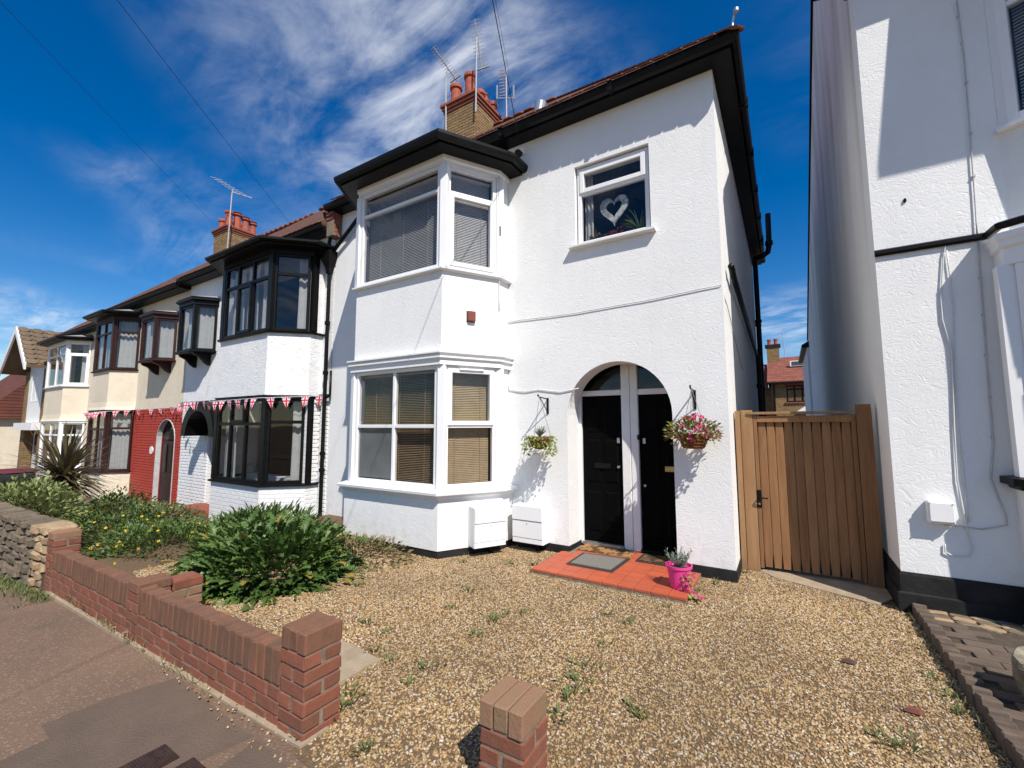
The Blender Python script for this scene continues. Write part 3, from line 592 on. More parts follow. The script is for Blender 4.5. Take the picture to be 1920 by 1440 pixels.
# eaves, gutter, roof
EP = [(XL-.02,0),(XR,0),(XR,7.3)]
MB().sweep(EP, [(-.3,ZE-.02),(.21,ZE-.02),(.21,ZE+.10),(-.3,ZE+.10)]).build('soffit', BLACK, H)
MB().sweep(EP, [(.212,ZE+.02),(.235,ZE),(.28,ZE+.015),(.30,ZE+.055),(.30,ZE+.105),(.288,ZE+.105),(.28,ZE+.06),(.212,ZE+.06)]).build('gutter', BLACK, H)
for y in (0.9, 2.1, 3.3, 4.5, 5.7): MB().box(XR+.205,XR+.31,y-.03,y+.03,ZE-.005,ZE+.11).build('gutter_bracket', BLACK, H)
for x in (-1.6,-3.2): MB().box(x-.03,x+.03,-.31,-.205,ZE-.005,ZE+.11).build('gutter_bracket', BLACK, H)
TP = .895
def roof_slab(parent, x0, x1, y0, y1, ze, hip=True, m=ROOF, t=TP):
    yr = (y0+y1)/2; zr = ze+(yr-y0)*t; xe = x1-(yr-y0) if hip else x1; mb = MB(); th = .07
    for dz in (0,): 
        mb.add([(x0,y0,ze),(x1,y0,ze),(xe,yr,zr),(x0,yr,zr),(x1,y1,ze),(x0,y1,ze),(x0,y0,ze-th),(x1,y0,ze-th),(x1,y1,ze-th),(x0,y1,ze-th)],
               [(0,1,2,3),(3,2,4,5),(1,4,2),(0,6,7,1),(1,7,8,4),(4,8,9,5),(0,3,5,9,6),(6,9,8,7)])
    return mb.build('roof', m, parent), yr, zr, xe
rf, yr, zr, xe = roof_slab(H, XL-.02, XR+.255, -.255, 7.5, ZE+.145)
# eaves course of plain tiles and the hip's ridge tiles
for i in range(40):
    x = XR+.165-i*.168
    if x < XL: break
    block('roof_tile', ROOF_TILE, rf, (x,-.262,ZE+.165), (.160,.20,.016), (math.atan(TP)*.9+random.uniform(-.02,.02),0,random.uniform(-.01,.01)), .08)
for i in range(26):
    f_ = i/25*.98; a = V(XR+.235,-.235,ZE+.165).lerp(V(xe,yr,zr+.02), f_)
    block('hip_tile', ROOF_TILE, rf, a-V(0,0,.02), (.17,.30,.035), (R_(31),0,R_(45)), .25)
for i in range(12): block('ridge_tile', ROOF_TILE, rf, (xe-.2-i*.3,yr,zr+.01), (.298,.2,.06), (0,0,0), .25)
m = MB(); m.tube([(XR+.24,-.24,ZE+.12),(XR+.245,-.245,ZE+.22),(XR+.27,-.27,ZE+.30)],.012,8); m.lathe((XR+.285,-.285,ZE+.27),[(.006,0),(.026,.025),(.026,.055),(.006,.075)],10); m.build('hip_iron', STEEL, rf)
# chimney, brick by brick
def chimney(house, x0, x1, y0, y1, zb, zt, pots, courses=17, cap=True):
    ch = MB().box(x0+.012,x1-.012,y0+.012,y1-.012,zb-1.5,zt).build('chimney', MORTAR, house)
    hgt = .075; k = courses
    for r in range(k):
        z = zt-.24-hgt*(r+.5); off = .11 if r % 2 else 0
        for (a0, a1, fx, axis) in ((x0,x1,y0,0),(y0,y1,x1,1)):
            a = a0+(0 if not off else 0)
            first = True
            while a < a1-.02:
                ln = .1025 if (first and off) else .215
                ln = min(ln, a1-a); first = False
                c = ((a+ln/2, fx+.05, z) if axis == 0 else (fx-.05, a+ln/2, z))
                if not (axis == 1 and a <= a0 and not off) or True:
                    block('brick', STOCK_BRICK, ch, c, ((ln-.009,.1,hgt-.01) if axis == 0 else (.098,ln-.009,hgt-.01)), bev=.05)
                a += ln
    for q, (dz, ov) in enumerate(((-.24,.02),(-.16,.05),(-.08,.085))):
        MB().box(x0-ov,x1+ov,y0-ov,y1+ov,zt+dz+.004,zt+dz+.078).build('corbel_course', RED_BRICK, ch, bevel=.006)
    MB().prism([(x0-.06,y0-.06,zt),(x1+.06,y0-.06,zt),(x1+.06,y1+.06,zt),(x0-.06,y1+.06,zt)],[(x0+.1,y0+.1,zt+.08),(x1-.1,y0+.1,zt+.08),(x1-.1,y1-.1,zt+.08),(x0+.1,y1-.1,zt+.08)]).build('flaunching', MORTAR, ch)
    for (fx, fy, h, r, kind) in pots:
        c = (x0+(x1-x0)*fx, y0+(y1-y0)*fy, zt+.05); m = MB()
        if kind == 0: m.lathe(c, [(r*1.1,0),(r,.04),(r*.92,h-.12),(r*1.18,h-.10),(r*1.18,h-.03),(r*1.05,h),(r*.8,h),(r*.8,h-.1)], 14)
        elif kind == 1: m.lathe(c, [(r*1.1,0),(r,.04),(r*.95,h*.45),(r*1.3,h*.5),(r*1.3,h*.58),(r*.9,h*.62),(r*.85,h*.85),(r*1.05,h*.88),(r*.7,h),(r*.5,h)], 14)
        else: m.lathe(c, [(r*1.05,0),(r,.05),(r*.8,h-.16),(r*.8,h-.12),(r*1.2,h-.1),(r*1.2,h-.05),(r*.75,h-.04),(r*.75,h),(r*1.1,h+.01),(r*.4,h+.05)], 14)
        m.build('chimney_pot', POT_CLAY, ch, smooth=False)
    return ch
chA = chimney(H, -6.93,-5.98, 2.78,4.08, 8.2, 9.68, [(.25,.13,.50,.135,0),(.72,.14,.62,.14,0),(.75,.42,.40,.125,0),(.72,.60,.52,.11,1),(.75,.86,.46,.12,0),(.25,.45,.45,.12,0),(.25,.78,.45,.12,0)])
# red brick corbel where the roof steps down to the next house
cb = MB().box(XL-.03,XL+.16,-.20,-.003,5.18,ZE-.03).build('party_corbel', MORTAR, H)
for i in range(6): block('brick', RED_BRICK, cb, (XL+.065,-.11,5.22+i*.075), (.205,.07+.035*i,.066), bev=.05)
# roof flue
fl = pt(1012,215,1,1.4)
m = MB(); m.tube([(fl.x,fl.y,fl.z-.55),(fl.x,fl.y,fl.z+.02)],.085,16); m.build('flue', STEEL, H)
m = MB(); m.tube([(fl.x,fl.y,fl.z+.02),(fl.x+.03,fl.y,fl.z+.20)],.115,16); m.build('flue_cowl', STEEL, H)
# pipes down the side passage
m = MB(); m.tube([(XR+.06,.40,3.44),(XR+.06,.48,3.45),(XR+.06,.62,3.40),(XR+.06,6.9,3.02)],.035,10); m.build('waste_pipe', BLACK, H, smooth=True)
for x, y, z1, r in ((XR+.09,6.55,5.6,.055),(XR+.07,6.95,5.3,.05),(XR+.08,5.6,3.1,.045)):
    m = MB(); m.tube([(x,y,-.05),(x,y,z1)],r,10)
    for zc in (.9,2.4,4.0): 
        if zc < z1: m.lathe((x,y,zc),[(r+.004,0),(r+.018,.01),(r+.018,.07),(r+.004,.08)],10)
    m.build('downpipe', BLACK, H)
m = MB(); m.tube([(XR+.09,6.2,5.45),(XR+.25,6.2,5.47),(XR+.37,6.2,5.55),(XR+.40,6.2,5.72),(XR+.41,6.2,6.45)],.06,10); m.build('soil_vent_pipe', BLACK, H, smooth=True)
m = MB(); m.lathe((XR+.40,6.2,5.70),[(.062,0),(.08,.01),(.08,.1),(.062,.11)],10); m.build('pipe_collar', BLACK, H)
# downpipe on the party line with its hopper and branch pipes
DX = -7.27
m = MB(); m.tube([(DX,-.07,-.4),(DX,-.07,4.55)],.036,10)
for zc in (.75,1.05,2.55,3.5): m.lathe((DX,-.07,zc),[(.038,0),(.052,.008),(.052,.07),(.038,.078)],10)
m.build('downpipe', BLACK, H)
m = MB(); m.add([(DX+sx*w_,-.075+sy*w_*.8,z) for z,w_ in ((4.5,.045),(4.62,.06),(4.80,.13),(4.93,.13)) for sx,sy in ((-1,-1),(1,-1),(1,1),(-1,1))], [(4*i+j,4*i+(j+1)%4,4*i+4+(j+1)%4,4*i+4+j) for i in range(3) for j in range(4)]+[(0,1,2,3),(12,13,14,15)]); m.build('hopper', BLACK, H)
m = MB(); m.tube([(DX+.05,-.08,4.88),(DX+.25,-.08,5.02),(-6.35,-.10,5.45),(-6.1,-.12,5.5)],.036,8); m.build('branch_pipe', BLACK, H, smooth=True)
m = MB(); m.tube([(DX,-.09,4.9),(DX+.03,-.12,5.1),(DX+.10,-.14,5.2),(DX+.02,-.16,5.35),(DX+.0,-.22,ZE)],.034,8); m.build('branch_pipe', BLACK, H, smooth=True)
m = MB(); m.tube([(DX-.05,-.08,4.88),(-7.5,-.2,4.95),(-7.62,-.42,5.0)],.032,8); m.build('branch_pipe', BLACK, H, smooth=True)
m = MB(); m.tube([(DX,-.07,2.14),(DX+.13,-.07,2.14),(DX+.16,-.07,2.18),(DX+.16,-.07,2.62)],.022,8); m.build('overflow_pipe', BLACK, H, smooth=True)
# clipped cables on the front
def cable(name, pts, r, m, parent=None):
    c = MB(); P_ = [Vector(p) for p in pts]; sm = []
    for i in range(len(P_)-1):
        a, b = P_[i], P_[i+1]; k = max(2, int((b-a).length/.15))
        for q in range(k): sm.append(a.lerp(b, q/k)+V(0,0,random.uniform(-.004,.004)))
    sm.append(P_[-1]); c.tube(sm, r, 6); return c.build(name, m, parent, smooth=True)
wl = lambda x, y: pt(x, y, 1, -.012)
cable('wall_cable', [wl(925,608),wl(950,604),wl(1000,597),wl(1060,590),wl(1130,578),wl(1200,566),wl(1280,549),wl(1351,535),(XR+.012,.3,2.95),(XR+.012,2.0,2.4)], .005, GREY_CABLE, H)
cable('wall_cable', [wl(948,300),wl(949,500),wl(948,700),wl(955,730),wl(985,735),wl(1010,730),wl(1050,735),wl(1085,728)], .006, WHITE_CABLE, H)
cable('wall_cable', [(-3.235,-.27,5.1),(-3.232,-.262,4.2),(-3.232,-.262,3.15)], .005, WHITE_CABLE, H)
m = MB().box(-3.238,-3.215,-.262,-.225,4.22,4.36).build('junction_box', BLACK, H, bevel=.003)

# ------------------------------------------------------------------ the rest of the terrace
def brick_face(parent, origin, u, n, width, z0, z1, m, arch_=None, bl=.225, bh=.075):
    origin, u, n = V(*origin, 0), V(*u, 0), V(*n, 0); rz = math.atan2(u.y, u.x); r = 0; z = z0
    while z < z1-.02:
        h = min(bh, z1-z); a = -(bl/2 if r % 2 else 0)
        while a < width-.02:
            spans = [(max(a, 0), min(a+bl, width))]
            if arch_:                                  # cut the course at the doorway
                ca, ra_, sa = arch_; dz_ = max(0, z+h*.3-sa)
                if dz_ < ra_:
                    g = math.sqrt(ra_**2-dz_**2); spans = [(spans[0][0], min(spans[0][1], ca-g)), (max(spans[0][0], ca+g), spans[0][1])]
            for a0, a1 in spans:
                if a1-a0 < .03: continue
                c = origin+u*(a0+a1)/2+V(0,0,z+h/2)+n*random.uniform(-.0015,.0015)
                block('brick', m, parent, c, (a1-a0-.010,.030,h-.010), (0,0,rz), .10)
            a += bl
        z += h; r += 1
def arch_ring(c, r, s, z0, k=16):
    return [(c-r,z0),(c-r,s)]+[(c+r*math.cos(a), s+r*math.sin(a)) for a in [math.pi*(k-i)/k for i in range(1,k)]]+[(c+r,s),(c+r,z0)]
def oriel(house, path, z0, z1, fm, cm):
    MB().sweep(path, [(-.30,z0-.05),(.05,z0-.05),(.06,z0-.03),(.06,z0),(-.30,z0)]).build('oriel_sill', fm, house)
    MB().sweep(path, [(-.30,z1),(.03,z1),(.03,z1+.07),(.09,z1+.10),(.09,z1+.15),(-.30,z1+.18)]).build('oriel_hood', fm, house)
    MB().prism([(x,y,z1+.18) for x,y in offset(path,.07)], [(x*.98+path[0][0]*.02,y*.5,z1+.22) for x,y in offset(path,.07)]).build('oriel_roof', LEAD, house)
    for i in range(len(path)-1):
        P, Q = inset(path[i], path[i+1], .03, .03)
        wv = window(house, P, Q, z0, z1, [0,1], [[0,1]], fm, fw=.055, gm=GLASS, curtains=((0.08,.92,cm),) if cm else ())
    for (x, y) in path[1:-1]: MB().box(x-.04,x+.04,y-.012,y+.07,z0,z1).build('corner_post', fm, house)
    xs = [p[0] for p in path]
    for fx in (.22,.78):
        x = min(xs)+(max(xs)-min(xs))*fx; d = -min(p[1] for p in path)
        prof = [(0,z0-.05),(-d*.95,z0-.05),(-d*.95,z0-.10),(-d*.6,z0-.16),(-d*.35,z0-.28),(-.05,z0-.34),(0,z0-.34)]
        MB().prism([(x-.035,y,z) for y,z in prof], [(x+.035,y,z) for y,z in prof]).build('oriel_bracket', fm, house)
    return path
def terrace(name, label, x0, x1, zg, ze, bay, s1, t1, s2, t2, be, upper, base_m, fm, frontcols, frontrows1, frontrows2, cm1, cm2, door=None, oriel_box=None, yb=7.2, cornice=None, sidecur=(.45,.96)):
    h = thing(name, label, 'house', ((x0+x1)/2, 0, zg)); bx0, bx1 = bay[0][0], bay[-1][0]
    holes = [rect(bx0+.12,bx1-.12,s1,t1), rect(bx0+.12,bx1-.12,s2,t2)]
    zsplit = t1+.06
    if oriel_box: holes.append(rect(oriel_box[0],oriel_box[1],oriel_box[2],oriel_box[3]))
    up = [holes[1]]+(holes[2:3])
    panel('front_wall', upper, h, (0,0,0), (1,0,0), (0,-1,0), .28, rect(x0+.004,x1-.004,zsplit,ze+.02), up)
    low = [holes[0]]
    if door: low.append(list(reversed(arch_ring(*door, zg-.05))))
    panel('lower_wall', base_m, h, (0,.012,0), (1,0,0), (0,-1,0), .27, rect(x0+.004,x1-.004,zg-.3,zsplit-.001), low)
    for xx in (x0+.006,x1-.13): MB().box(xx,xx+.12,.29,yb,zg-.3,ze).build('party_wall', ROOM, h)
    MB().box(x0+.13,x1-.14,yb-.2,yb,zg,ze).build('back_wall', upper, h)
    MB().box(x0+.14,x1-.15,.30,yb-.3,zsplit+.4,zsplit+.5).build('upper_floor', ROOM, h)
    MB().box(x0+.14,x1-.15,.30,yb-.3,zg-.2,zg+.12).build('ground_floor', ROOM, h)
    MB().prism([(x,y,s1-.25) for x,y in offset(bay,-.13)],[(x,y,s1-.2) for x,y in offset(bay,-.13)]).build('bay_floor', ROOM, h)
    MB().box(x0+.14,x1-.15,.30,yb-.3,ze-.12,ze-.05).build('ceiling', ROOM, h)
    MB().box(x0+.14,x1-.15,3.2,3.3,zg,ze-.15).build('partition', ROOM, h)
    # bay
    MB().sweep(bay, [(-.12,zg-.3),(.02,zg-.3),(.02,s1-.05),(-.12,s1-.05)]).build('bay_base_wall', base_m if base_m is not RED_PAINT else CREAM, h)
    MB().sweep(bay, [(-.1,s1-.05),(.06,s1-.05),(.075,s1-.035),(.075,s1-.015),(.0,s1),(-.1,s1)]).build('bay_sill', fm, h)
    MB().sweep(bay, [(-.1,t1),(.03,t1),(.03,t1+.05),(.06,t1+.06),(-.1,t1+.06)]).build('bay_lintel', fm, h)
    mid = [(-.12,t1+.06),(.05,t1+.06),(.02,t1+.14),(0,t1+.30),(0,s2-.05),(-.12,s2-.05)] if cornice else [(-.12,t1+.06),(0,t1+.06),(0,s2-.05),(-.12,s2-.05)]
    MB().sweep(bay, mid).build('bay_spandrel_wall', upper, h)
    MB().sweep(bay, [(-.1,s2-.05),(.055,s2-.05),(.065,s2-.02),(.0,s2),(-.1,s2)]).build('bay_sill', fm, h)
    MB().sweep(bay, [(-.1,t2),(.02,t2),(.02,be),(-.1,be)]).build('bay_head', fm, h)
    MB().sweep(bay, [(-.12,be),(.24,be),(.24,be+.09),(-.12,be+.09)]).build('bay_soffit', BLACK, h)
    MB().sweep(bay, [(.242,be+.03),(.30,be+.03),(.33,be+.06),(.33,be+.10),(.242,be+.10)]).build('bay_gutter', BLACK, h)
    q0 = offset(bay, .26); k = len(bay); xm = (bx0+bx1)/2
    mb = MB(); mb.add([(x,y,be+.095) for x,y in q0]+[(xm+(x-xm)*.8,min(-.012,y*.1),be+.26) for x,y in q0], [(i,i+1,k+i+1,k+i) for i in range(k-1)]+[tuple(range(k))])
    mb.build('bay_roof', LEAD, h)
    pl = [p for p in bay]
    for zz0, zz1 in ((s1,t1),(s2,t2)):
        for (x, y) in bay[1:-1]: MB().box(x-.055,x+.055,y-.008,y+.09,zz0,zz1).build('corner_post', fm, h)
    for i in range(len(bay)-1):
        P, Q = V(*bay[i]), V(*bay[i+1]); L_ = (Q-P).length; front = abs(P.y-Q.y) < .01
        if abs(P.x-Q.x) < .01:
            for zz0, zz1 in ((s1,t1),(s2,t2)): MB().sweep([bay[i],bay[i+1]], [(-.1,zz0),(-.001,zz0),(-.001,zz1),(-.1,zz1)]).build('bay_return_wall', upper, h)
            continue
        a, b = inset(bay[i], bay[i+1], .06, .05)
        if front:
            window(h, a, b, s1, t1, frontcols, frontrows1, fm, fw=.05, bar=.06, sash=((1,1),) if len(frontcols) > 3 else (), gm=GLASS, curtains=cm1)
            window(h, a, b, s2, t2, frontcols, frontrows2, fm, fw=.05, bar=.06, sash=((1,0),) if len(frontcols) > 3 else (), gm=GLASS, curtains=cm2)
        else:
            window(h, a, b, s1, t1, [0,1], [[0,.72,1]], fm, fw=.05, bar=.06, curtains=((*sidecur,CURTAIN),))
            window(h, a, b, s2, t2, [0,1], [[0,.74,1]], fm, fw=.05, bar=.06, sash=((0,0),) if fm is UPVC else (), curtains=((*sidecur,CURTAIN),))
    # eaves and roof
    MB().box(x0,x1-.02,-.26,.01,ze,ze+.09).build('soffit', BLACK, h)
    MB().sweep([(x0,0),(x1-.02,0)], [(.262,ze+.03),(.33,ze+.03),(.35,ze+.06),(.35,ze+.10),(.262,ze+.10)]).build('gutter', BLACK, h)
    rf, yr, zr, xe = roof_slab(h, x0, x1-.015, -.30, yb+.25, ze+.15, hip=False)
    n_ = int((x1-x0)/.168)
    for i in range(n_): block('roof_tile', ROOF_TILE, rf, (x1-.11-i*.168,-.30,ze+.165), (.160,.20,.016), (math.atan(TP)*.92+random.uniform(-.02,.02),0,random.uniform(-.012,.012)), .08)
    for i in range(int((x1-x0)/.31)): block('ridge_tile', ROOF_TILE, rf, (x1-.2-i*.31,yr,zr+.03), (.30,.24,.10), (0,random.uniform(-.02,.02),0), .25)
    return h
# house with black window frames
BB = [(-10.29,0),(-10.29,-.25),(-9.77,-.77),(-8.02,-.77),(-7.5,-.25),(-7.5,0)]
NB = terrace('roughcast_house', 'white roughcast house with black framed bay windows and black arched door hood', -13.28, -7.21, -.35, 5.30, BB, .56, 2.10, 3.37, 4.84, 4.93,
   ROUGH_WHITE, WHITE_BRICK_WALL, BLACK, [0,.30,.64,1], [[0,.70,1]]*3, [[0,.70,1]]*3, ((0.05,.27,CURTAIN),), ((.04,.30,CURTAIN),(.36,.62,CURTAIN),(.7,.96,CURTAIN)),
   door=(-11.25,.55,1.35), oriel_box=(-12.72,-11.75,3.35,4.62), sidecur=(.62,.97))
brick_face(NB, (-7.46,.002), (1,0), (0,-1), .225, -.35, 2.16, WHITE_BRICK)
brick_face(NB, (-7.49,-.262), (0,1), (1,0), .26, -.35, .50, WHITE_BRICK)
MB().sweep([(-7.5,-.26),(-7.5,-.0)], [(-.1,.5),(.004,.5),(.004,2.1),(-.1,2.1)]).build('bay_return_wall', WHITE_BRICK_WALL, NB)
brick_face(NB, (-7.494,-.25), (0,1), (1,0), .25, .52, 2.10, WHITE_BRICK)
brick_face(NB, (-13.26,.002), (1,0), (0,-1), 2.95, -.35, 2.14, WHITE_BRICK, arch_=(2.01,.56,1.35))
hood = [( -11.25+.78*math.cos(a), 1.37+.78*math.sin(a)) for a in [math.pi*i/16 for i in range(17)]]; hin = [(-11.25+.57*math.cos(a), 1.37+.57*math.sin(a)) for a in [math.pi*i/16 for i in range(17)]]
mb = MB(); k = 17
for y in (-.50,-.016): mb.v += [V(x,y,z) for x,z in hood]+[V(x,y,z) for x,z in hin]
for i in range(16): mb.f += [(i,i+1,k+i+1,k+i),(2*k+i,2*k+i+1,3*k+i+1,3*k+i),(i,i+1,2*k+i+1,2*k+i),(k+i,k+i+1,3*k+i+1,3*k+i)]
mb.f += [(0,k,3*k,2*k),(k-1,2*k-1,4*k-1,3*k-1)]; mb.build('door_hood', BLACK, NB)
MB().box(-11.82,-11.805,.03,.6,-.36,1.9).build('porch_wall', WHITE_PAINT, NB); MB().box(-10.695,-10.68,.03,.6,-.36,1.9).build('porch_wall', WHITE_PAINT, NB)
d = MB().box(-11.80,-10.70,.55,.6,-.3,1.95).build('door', BLACK, NB); MB().box(-11.5,-11.0,.53,.55,.7,1.3).build('door_glazing', GLASS_DARK, d)
st = MB().box(-11.9,-10.6,-.45,.01,-.36,-.22).build('doorstep', RED_BRICK, NB)
MB().sweep([(-13.27,0),(-10.3,0)], [(-.02,2.16),(.05,2.16),(.06,2.21),(-.02,2.23)]).build('string_course', BLACK, NB)
MB().sweep([(-7.5,0),(-7.24,0)], [(-.02,2.14),(.04,2.14),(.04,2.19),(-.02,2.19)]).build('string_course', BLACK, NB)
oriel(NB, [(-13.0,0),(-12.76,-.40),(-12.0,-.40),(-11.68,0)], 3.42, 4.55, BLACK, CURTAIN)
# cream house with the red porch wall
CB = [(-18.75,0),(-18.3,-.53),(-16.9,-.53),(-16.42,0)]
NC = terrace('cream_house', 'cream roughcast house with dark brown windows and red brick porch wall', -19.0, -13.29, -.46, 5.22, CB, .30, 2.02, 3.30, 4.80, 4.90,
   CREAM, RED_PAINT, BROWN_FRAME, [0,.5,1], [[0,.70,1]]*2, [[0,.74,1]]*2, ((0.04,.96,CURTAIN),), ((.04,.96,CURTAIN),), door=(-14.17,.56,1.22), oriel_box=(-15.18,-14.0,3.35,4.55), cornice=True, sidecur=(.06,.94))
brick_face(NC, (-16.36,.002), (1,0), (0,-1), 3.06, -.46, 2.06, RED_BRICK_PAINT, arch_=(2.19,.575,1.22))
oriel(NC, [(-15.28,0),(-15.02,-.42),(-14.2,-.42),(-13.9,0)], 3.38, 4.50, BROWN_FRAME, CURTAIN)
d = MB().box(-14.72,-13.62,.12,.17,-.44,1.2).build('door', BROWN_FRAME, NC)
for xx in (-14.45,-13.95): MB().box(xx-.12,xx+.12,.10,.12,.35,1.1).build('door_glazing', GLASS_DARK, d)
MB().prism([(x,.12,z) for x,z in arch_ring(-14.17,.55,1.22,1.24)], [(x,.15,z) for x,z in arch_ring(-14.17,.55,1.22,1.24)]).build('fanlight', GLASS_DARK, NC)
mb = MB(); rg = arch_ring(-14.17,.566,1.22,-.44); rg2 = arch_ring(-14.17,.55,1.22,-.44)
for i in range(len(rg)-1): mb.add([(rg[i][0],-.02,rg[i][1]),(rg[i+1][0],-.02,rg[i+1][1]),(rg2[i+1][0],-.02,rg2[i+1][1]),(rg2[i][0],-.02,rg2[i][1]),(rg[i][0],.1,rg[i][1]),(rg[i+1][0],.1,rg[i+1][1]),(rg2[i+1][0],.1,rg2[i+1][1]),(rg2[i][0],.1,rg2[i][1])],[(0,1,2,3),(3,2,6,7),(0,4,5,1)])
mb.build('door_arch_trim', GREY_CABLE, NC)
mb = MB(); mb.tube([(-15.0,-.03,.93),(-15.0,.0,.93)],.11,16); mb.build('number_plaque', WHITE_PAINT, NC)
chB = chimney(NC, -18.85,-17.8, 2.8,4.0, 8.0, 9.30, [(.3,.12,.40,.13,0),(.75,.12,.62,.13,0),(.75,.38,.66,.14,2),(.75,.64,.60,.14,2),(.75,.88,.52,.13,2),(.25,.4,.5,.12,0),(.25,.7,.5,.12,0)], courses=14)
# pale house with white plastic bay windows
DB = [(-23.8,0),(-23.35,-.55),(-21.2,-.55),(-20.7,0)]
ND = terrace('pale_cream_house', 'pale cream house with white plastic bay window beyond the cream one', -24.3, -19.02, -.52, 4.95, DB, .2, 1.72, 3.02, 4.52, 4.60,
   CREAM, CREAM, UPVC, [0,.5,1], [[0,.72,1]]*2, [[0,.74,1]]*2, (), (), cornice=True, sidecur=(.5,.8))
# gabled modern house
GE = thing('gabled_house', 'modern gabled house with white panel, brown brick piers and tiled roof', 'house', (-26,0,-.55))
MB().box(-27.75,-24.35,.0,8,-.8,3.9).build('wall', STOCK_WALL, GE)
MB().box(-27.75,-27.2,-.30,-.002,-.8,3.9).build('brick_pier', STOCK_WALL, GE); MB().box(-25.05,-24.36,-.30,-.002,-.8,3.9).build('brick_pier', STOCK_WALL, GE)
pg = [(-27.2,1.75),(-25.05,1.75),(-25.05,4.3),(-25.8,5.0),(-27.2,4.1)]
MB().prism([(x,-.28,z) for x,z in pg],[(x,-.01,z) for x,z in pg]).build('white_panel', WHITE_PAINT, GE)
MB().box(-27.6,-24.8,-.55,-.29,1.45,1.74).build('porch_beam', WHITE_PAINT, GE)
window(GE, (-26.7,-.29), (-25.4,-.29), 2.6, 3.85, [0,.5,1], [[0,1],[0,1]], UPVC, fw=.07, curtains=((.05,.95,CURTAIN),))
d = MB().box(-26.9,-25.9,-.05,-.005,-.5,1.42).build('door', UPVC, GE); MB().box(-26.7,-26.1,-.07,-.05,.5,1.3).build('door_glazing', GLASS_DARK, d)
ap, ez, xl, xr = 5.42, 4.05, -28.0, -23.9; xm = -25.8
mb = MB()
for s_, xe_ in ((-1,xl),(1,xr)): mb.prism([(xm,-1.0,ap),(xe_,-1.0,ez-.25),(xe_,8,ez-.25),(xm,8,ap)],[(xm,-1.0,ap+.12),(xe_,-1.0,ez-.13),(xe_,8,ez-.13),(xm,8,ap+.12)])
rE = mb.build('roof', ROOF_BROWN_TILE, GE)
for s_, xe_ in ((-1,xl),(1,xr)): MB().prism([(xm,-1.06,ap+.14),(xe_,-1.06,ez-.10),(xe_,-1.06,ez-.34),(xm,-1.06,ap-.12)],[(xm,-1.0,ap+.14),(xe_,-1.0,ez-.10),(xe_,-1.0,ez-.34),(xm,-1.0,ap-.12)]).build('barge_board', WHITE_PAINT, GE)
sl_ = math.hypot(xr-xm, ap-ez+.25); an = math.atan2(ap-ez+.25, xr-xm)
for r in range(8):
    for c in range(22):
        f_ = (r+.5)/8; block('roof_tile', ROOF_BROWN_TILE, rE, (xm+(xr-xm)*f_, -.85+c*.38, ap+.13-(ap-ez+.25)*f_+.02), (sl_/8*1.08,.34,.05), (0,an-.06,0), .3)
# red roofed house at the far end
FR = thing('red_roofed_house', 'far house with steep red tiled roof at the left edge', 'house', (-38,0,-.6))
MB().box(-44,-33.5,-.5,8,-.9,2.2).build('wall', CREAM, FR)
MB().prism([(-44.3,-1,2.0),(-33.2,-1,2.0),(-33.2,8.5,2.0),(-44.3,8.5,2.0)],[(-44.0,3.2,6.6),(-33.4,3.2,6.6),(-33.4,4.3,6.6),(-44.0,4.3,6.6)]).build('roof', mat('red_far_tiles',(0.17,0.055,0.035),.9,(0.11,0.04,0.03),2,.6,20,.02,brick=(.3,.16,.02,'x')), FR)
window(FR, (-36.6,-.52), (-35.0,-.52), .2, 1.5, [0,.5,1], [[0,1],[0,1]], UPVC, fw=.06)

# ------------------------------------------------------------------ neighbour on the right
RH = thing('right_hand_house', 'white rendered neighbour on the right with bay, black band and black plinth', 'house', (3.4,0,0))
RX = .79; UB = [(1.66,0),(2.56,-.52),(4.3,-.52),(5.2,0)]; RB = [(1.55,0),(1.55,-.2),(2.35,-.72),(4.3,-.72),(5.1,-.2),(5.1,0)]
panel('front_wall', WHITE, RH, (0,0,0), (1,0,0), (0,-1,0), .28, [(RX,.33),(1.55,.33),(1.55,3.1),(1.66,3.1),(1.66,6.1),(RX,6.1)], [])
MB().box(5.1,6.6,0,.28,.33,6.1).build('front_wall', WHITE, RH)
panel('side_wall', WHITE_SIDE, RH, (RX+.001,0,0), (0,1,0), (-1,0,0), .28, [(.282,.1),(11.8,.1),(12.1,4.45),(3.5,8.9),(.282,6.1)], [])
MB().box(RX+.28,6.6,11.5,11.8,.1,6.1).build('back_wall', WHITE, RH); MB().box(6.3,6.6,.282,11.5,.1,6.1).build('party_wall', ROOM, RH)
MB().box(RX-.06,RX+.3,11.81,16,.1,4.1).build('extension_wall', WHITE, RH); MB().prism([(RX-.2,11.81,4.1),(4,11.81,4.1),(4,16,4.1),(RX-.2,16,4.1)],[(RX-.2,11.81,4.2),(4,11.81,6.3),(4,16,6.3),(RX-.2,16,4.2)]).build('extension_roof', BLACK, RH)
MB().box(RX+.3,6.2,.3,11.4,2.7,2.85).build('upper_floor', ROOM, RH); MB().box(RX+.3,6.2,3.2,3.3,.1,6).build('partition', ROOM, RH); MB().box(RX+.3,6.2,.3,11.4,5.9,6.05).build('ceiling', ROOM, RH)
MB().sweep([(RX,3.0),(RX,0),(1.55,0)], [(-.2,-.1),(.035,-.1),(.035,.16),(.012,.17),(.012,.31),(.006,.335),(-.2,.335)]).build('plinth', BLACK_MATT, RH)
MB().sweep(RB, [(-.1,-.1),(.03,-.1),(.03,.33),(-.1,.335)]).build('plinth', BLACK_MATT, RH)
MB().sweep(RB, [(-.12,.335),(.02,.335),(.02,1.10),(-.12,1.10)]).build('bay_base_wall', WHITE, RH)
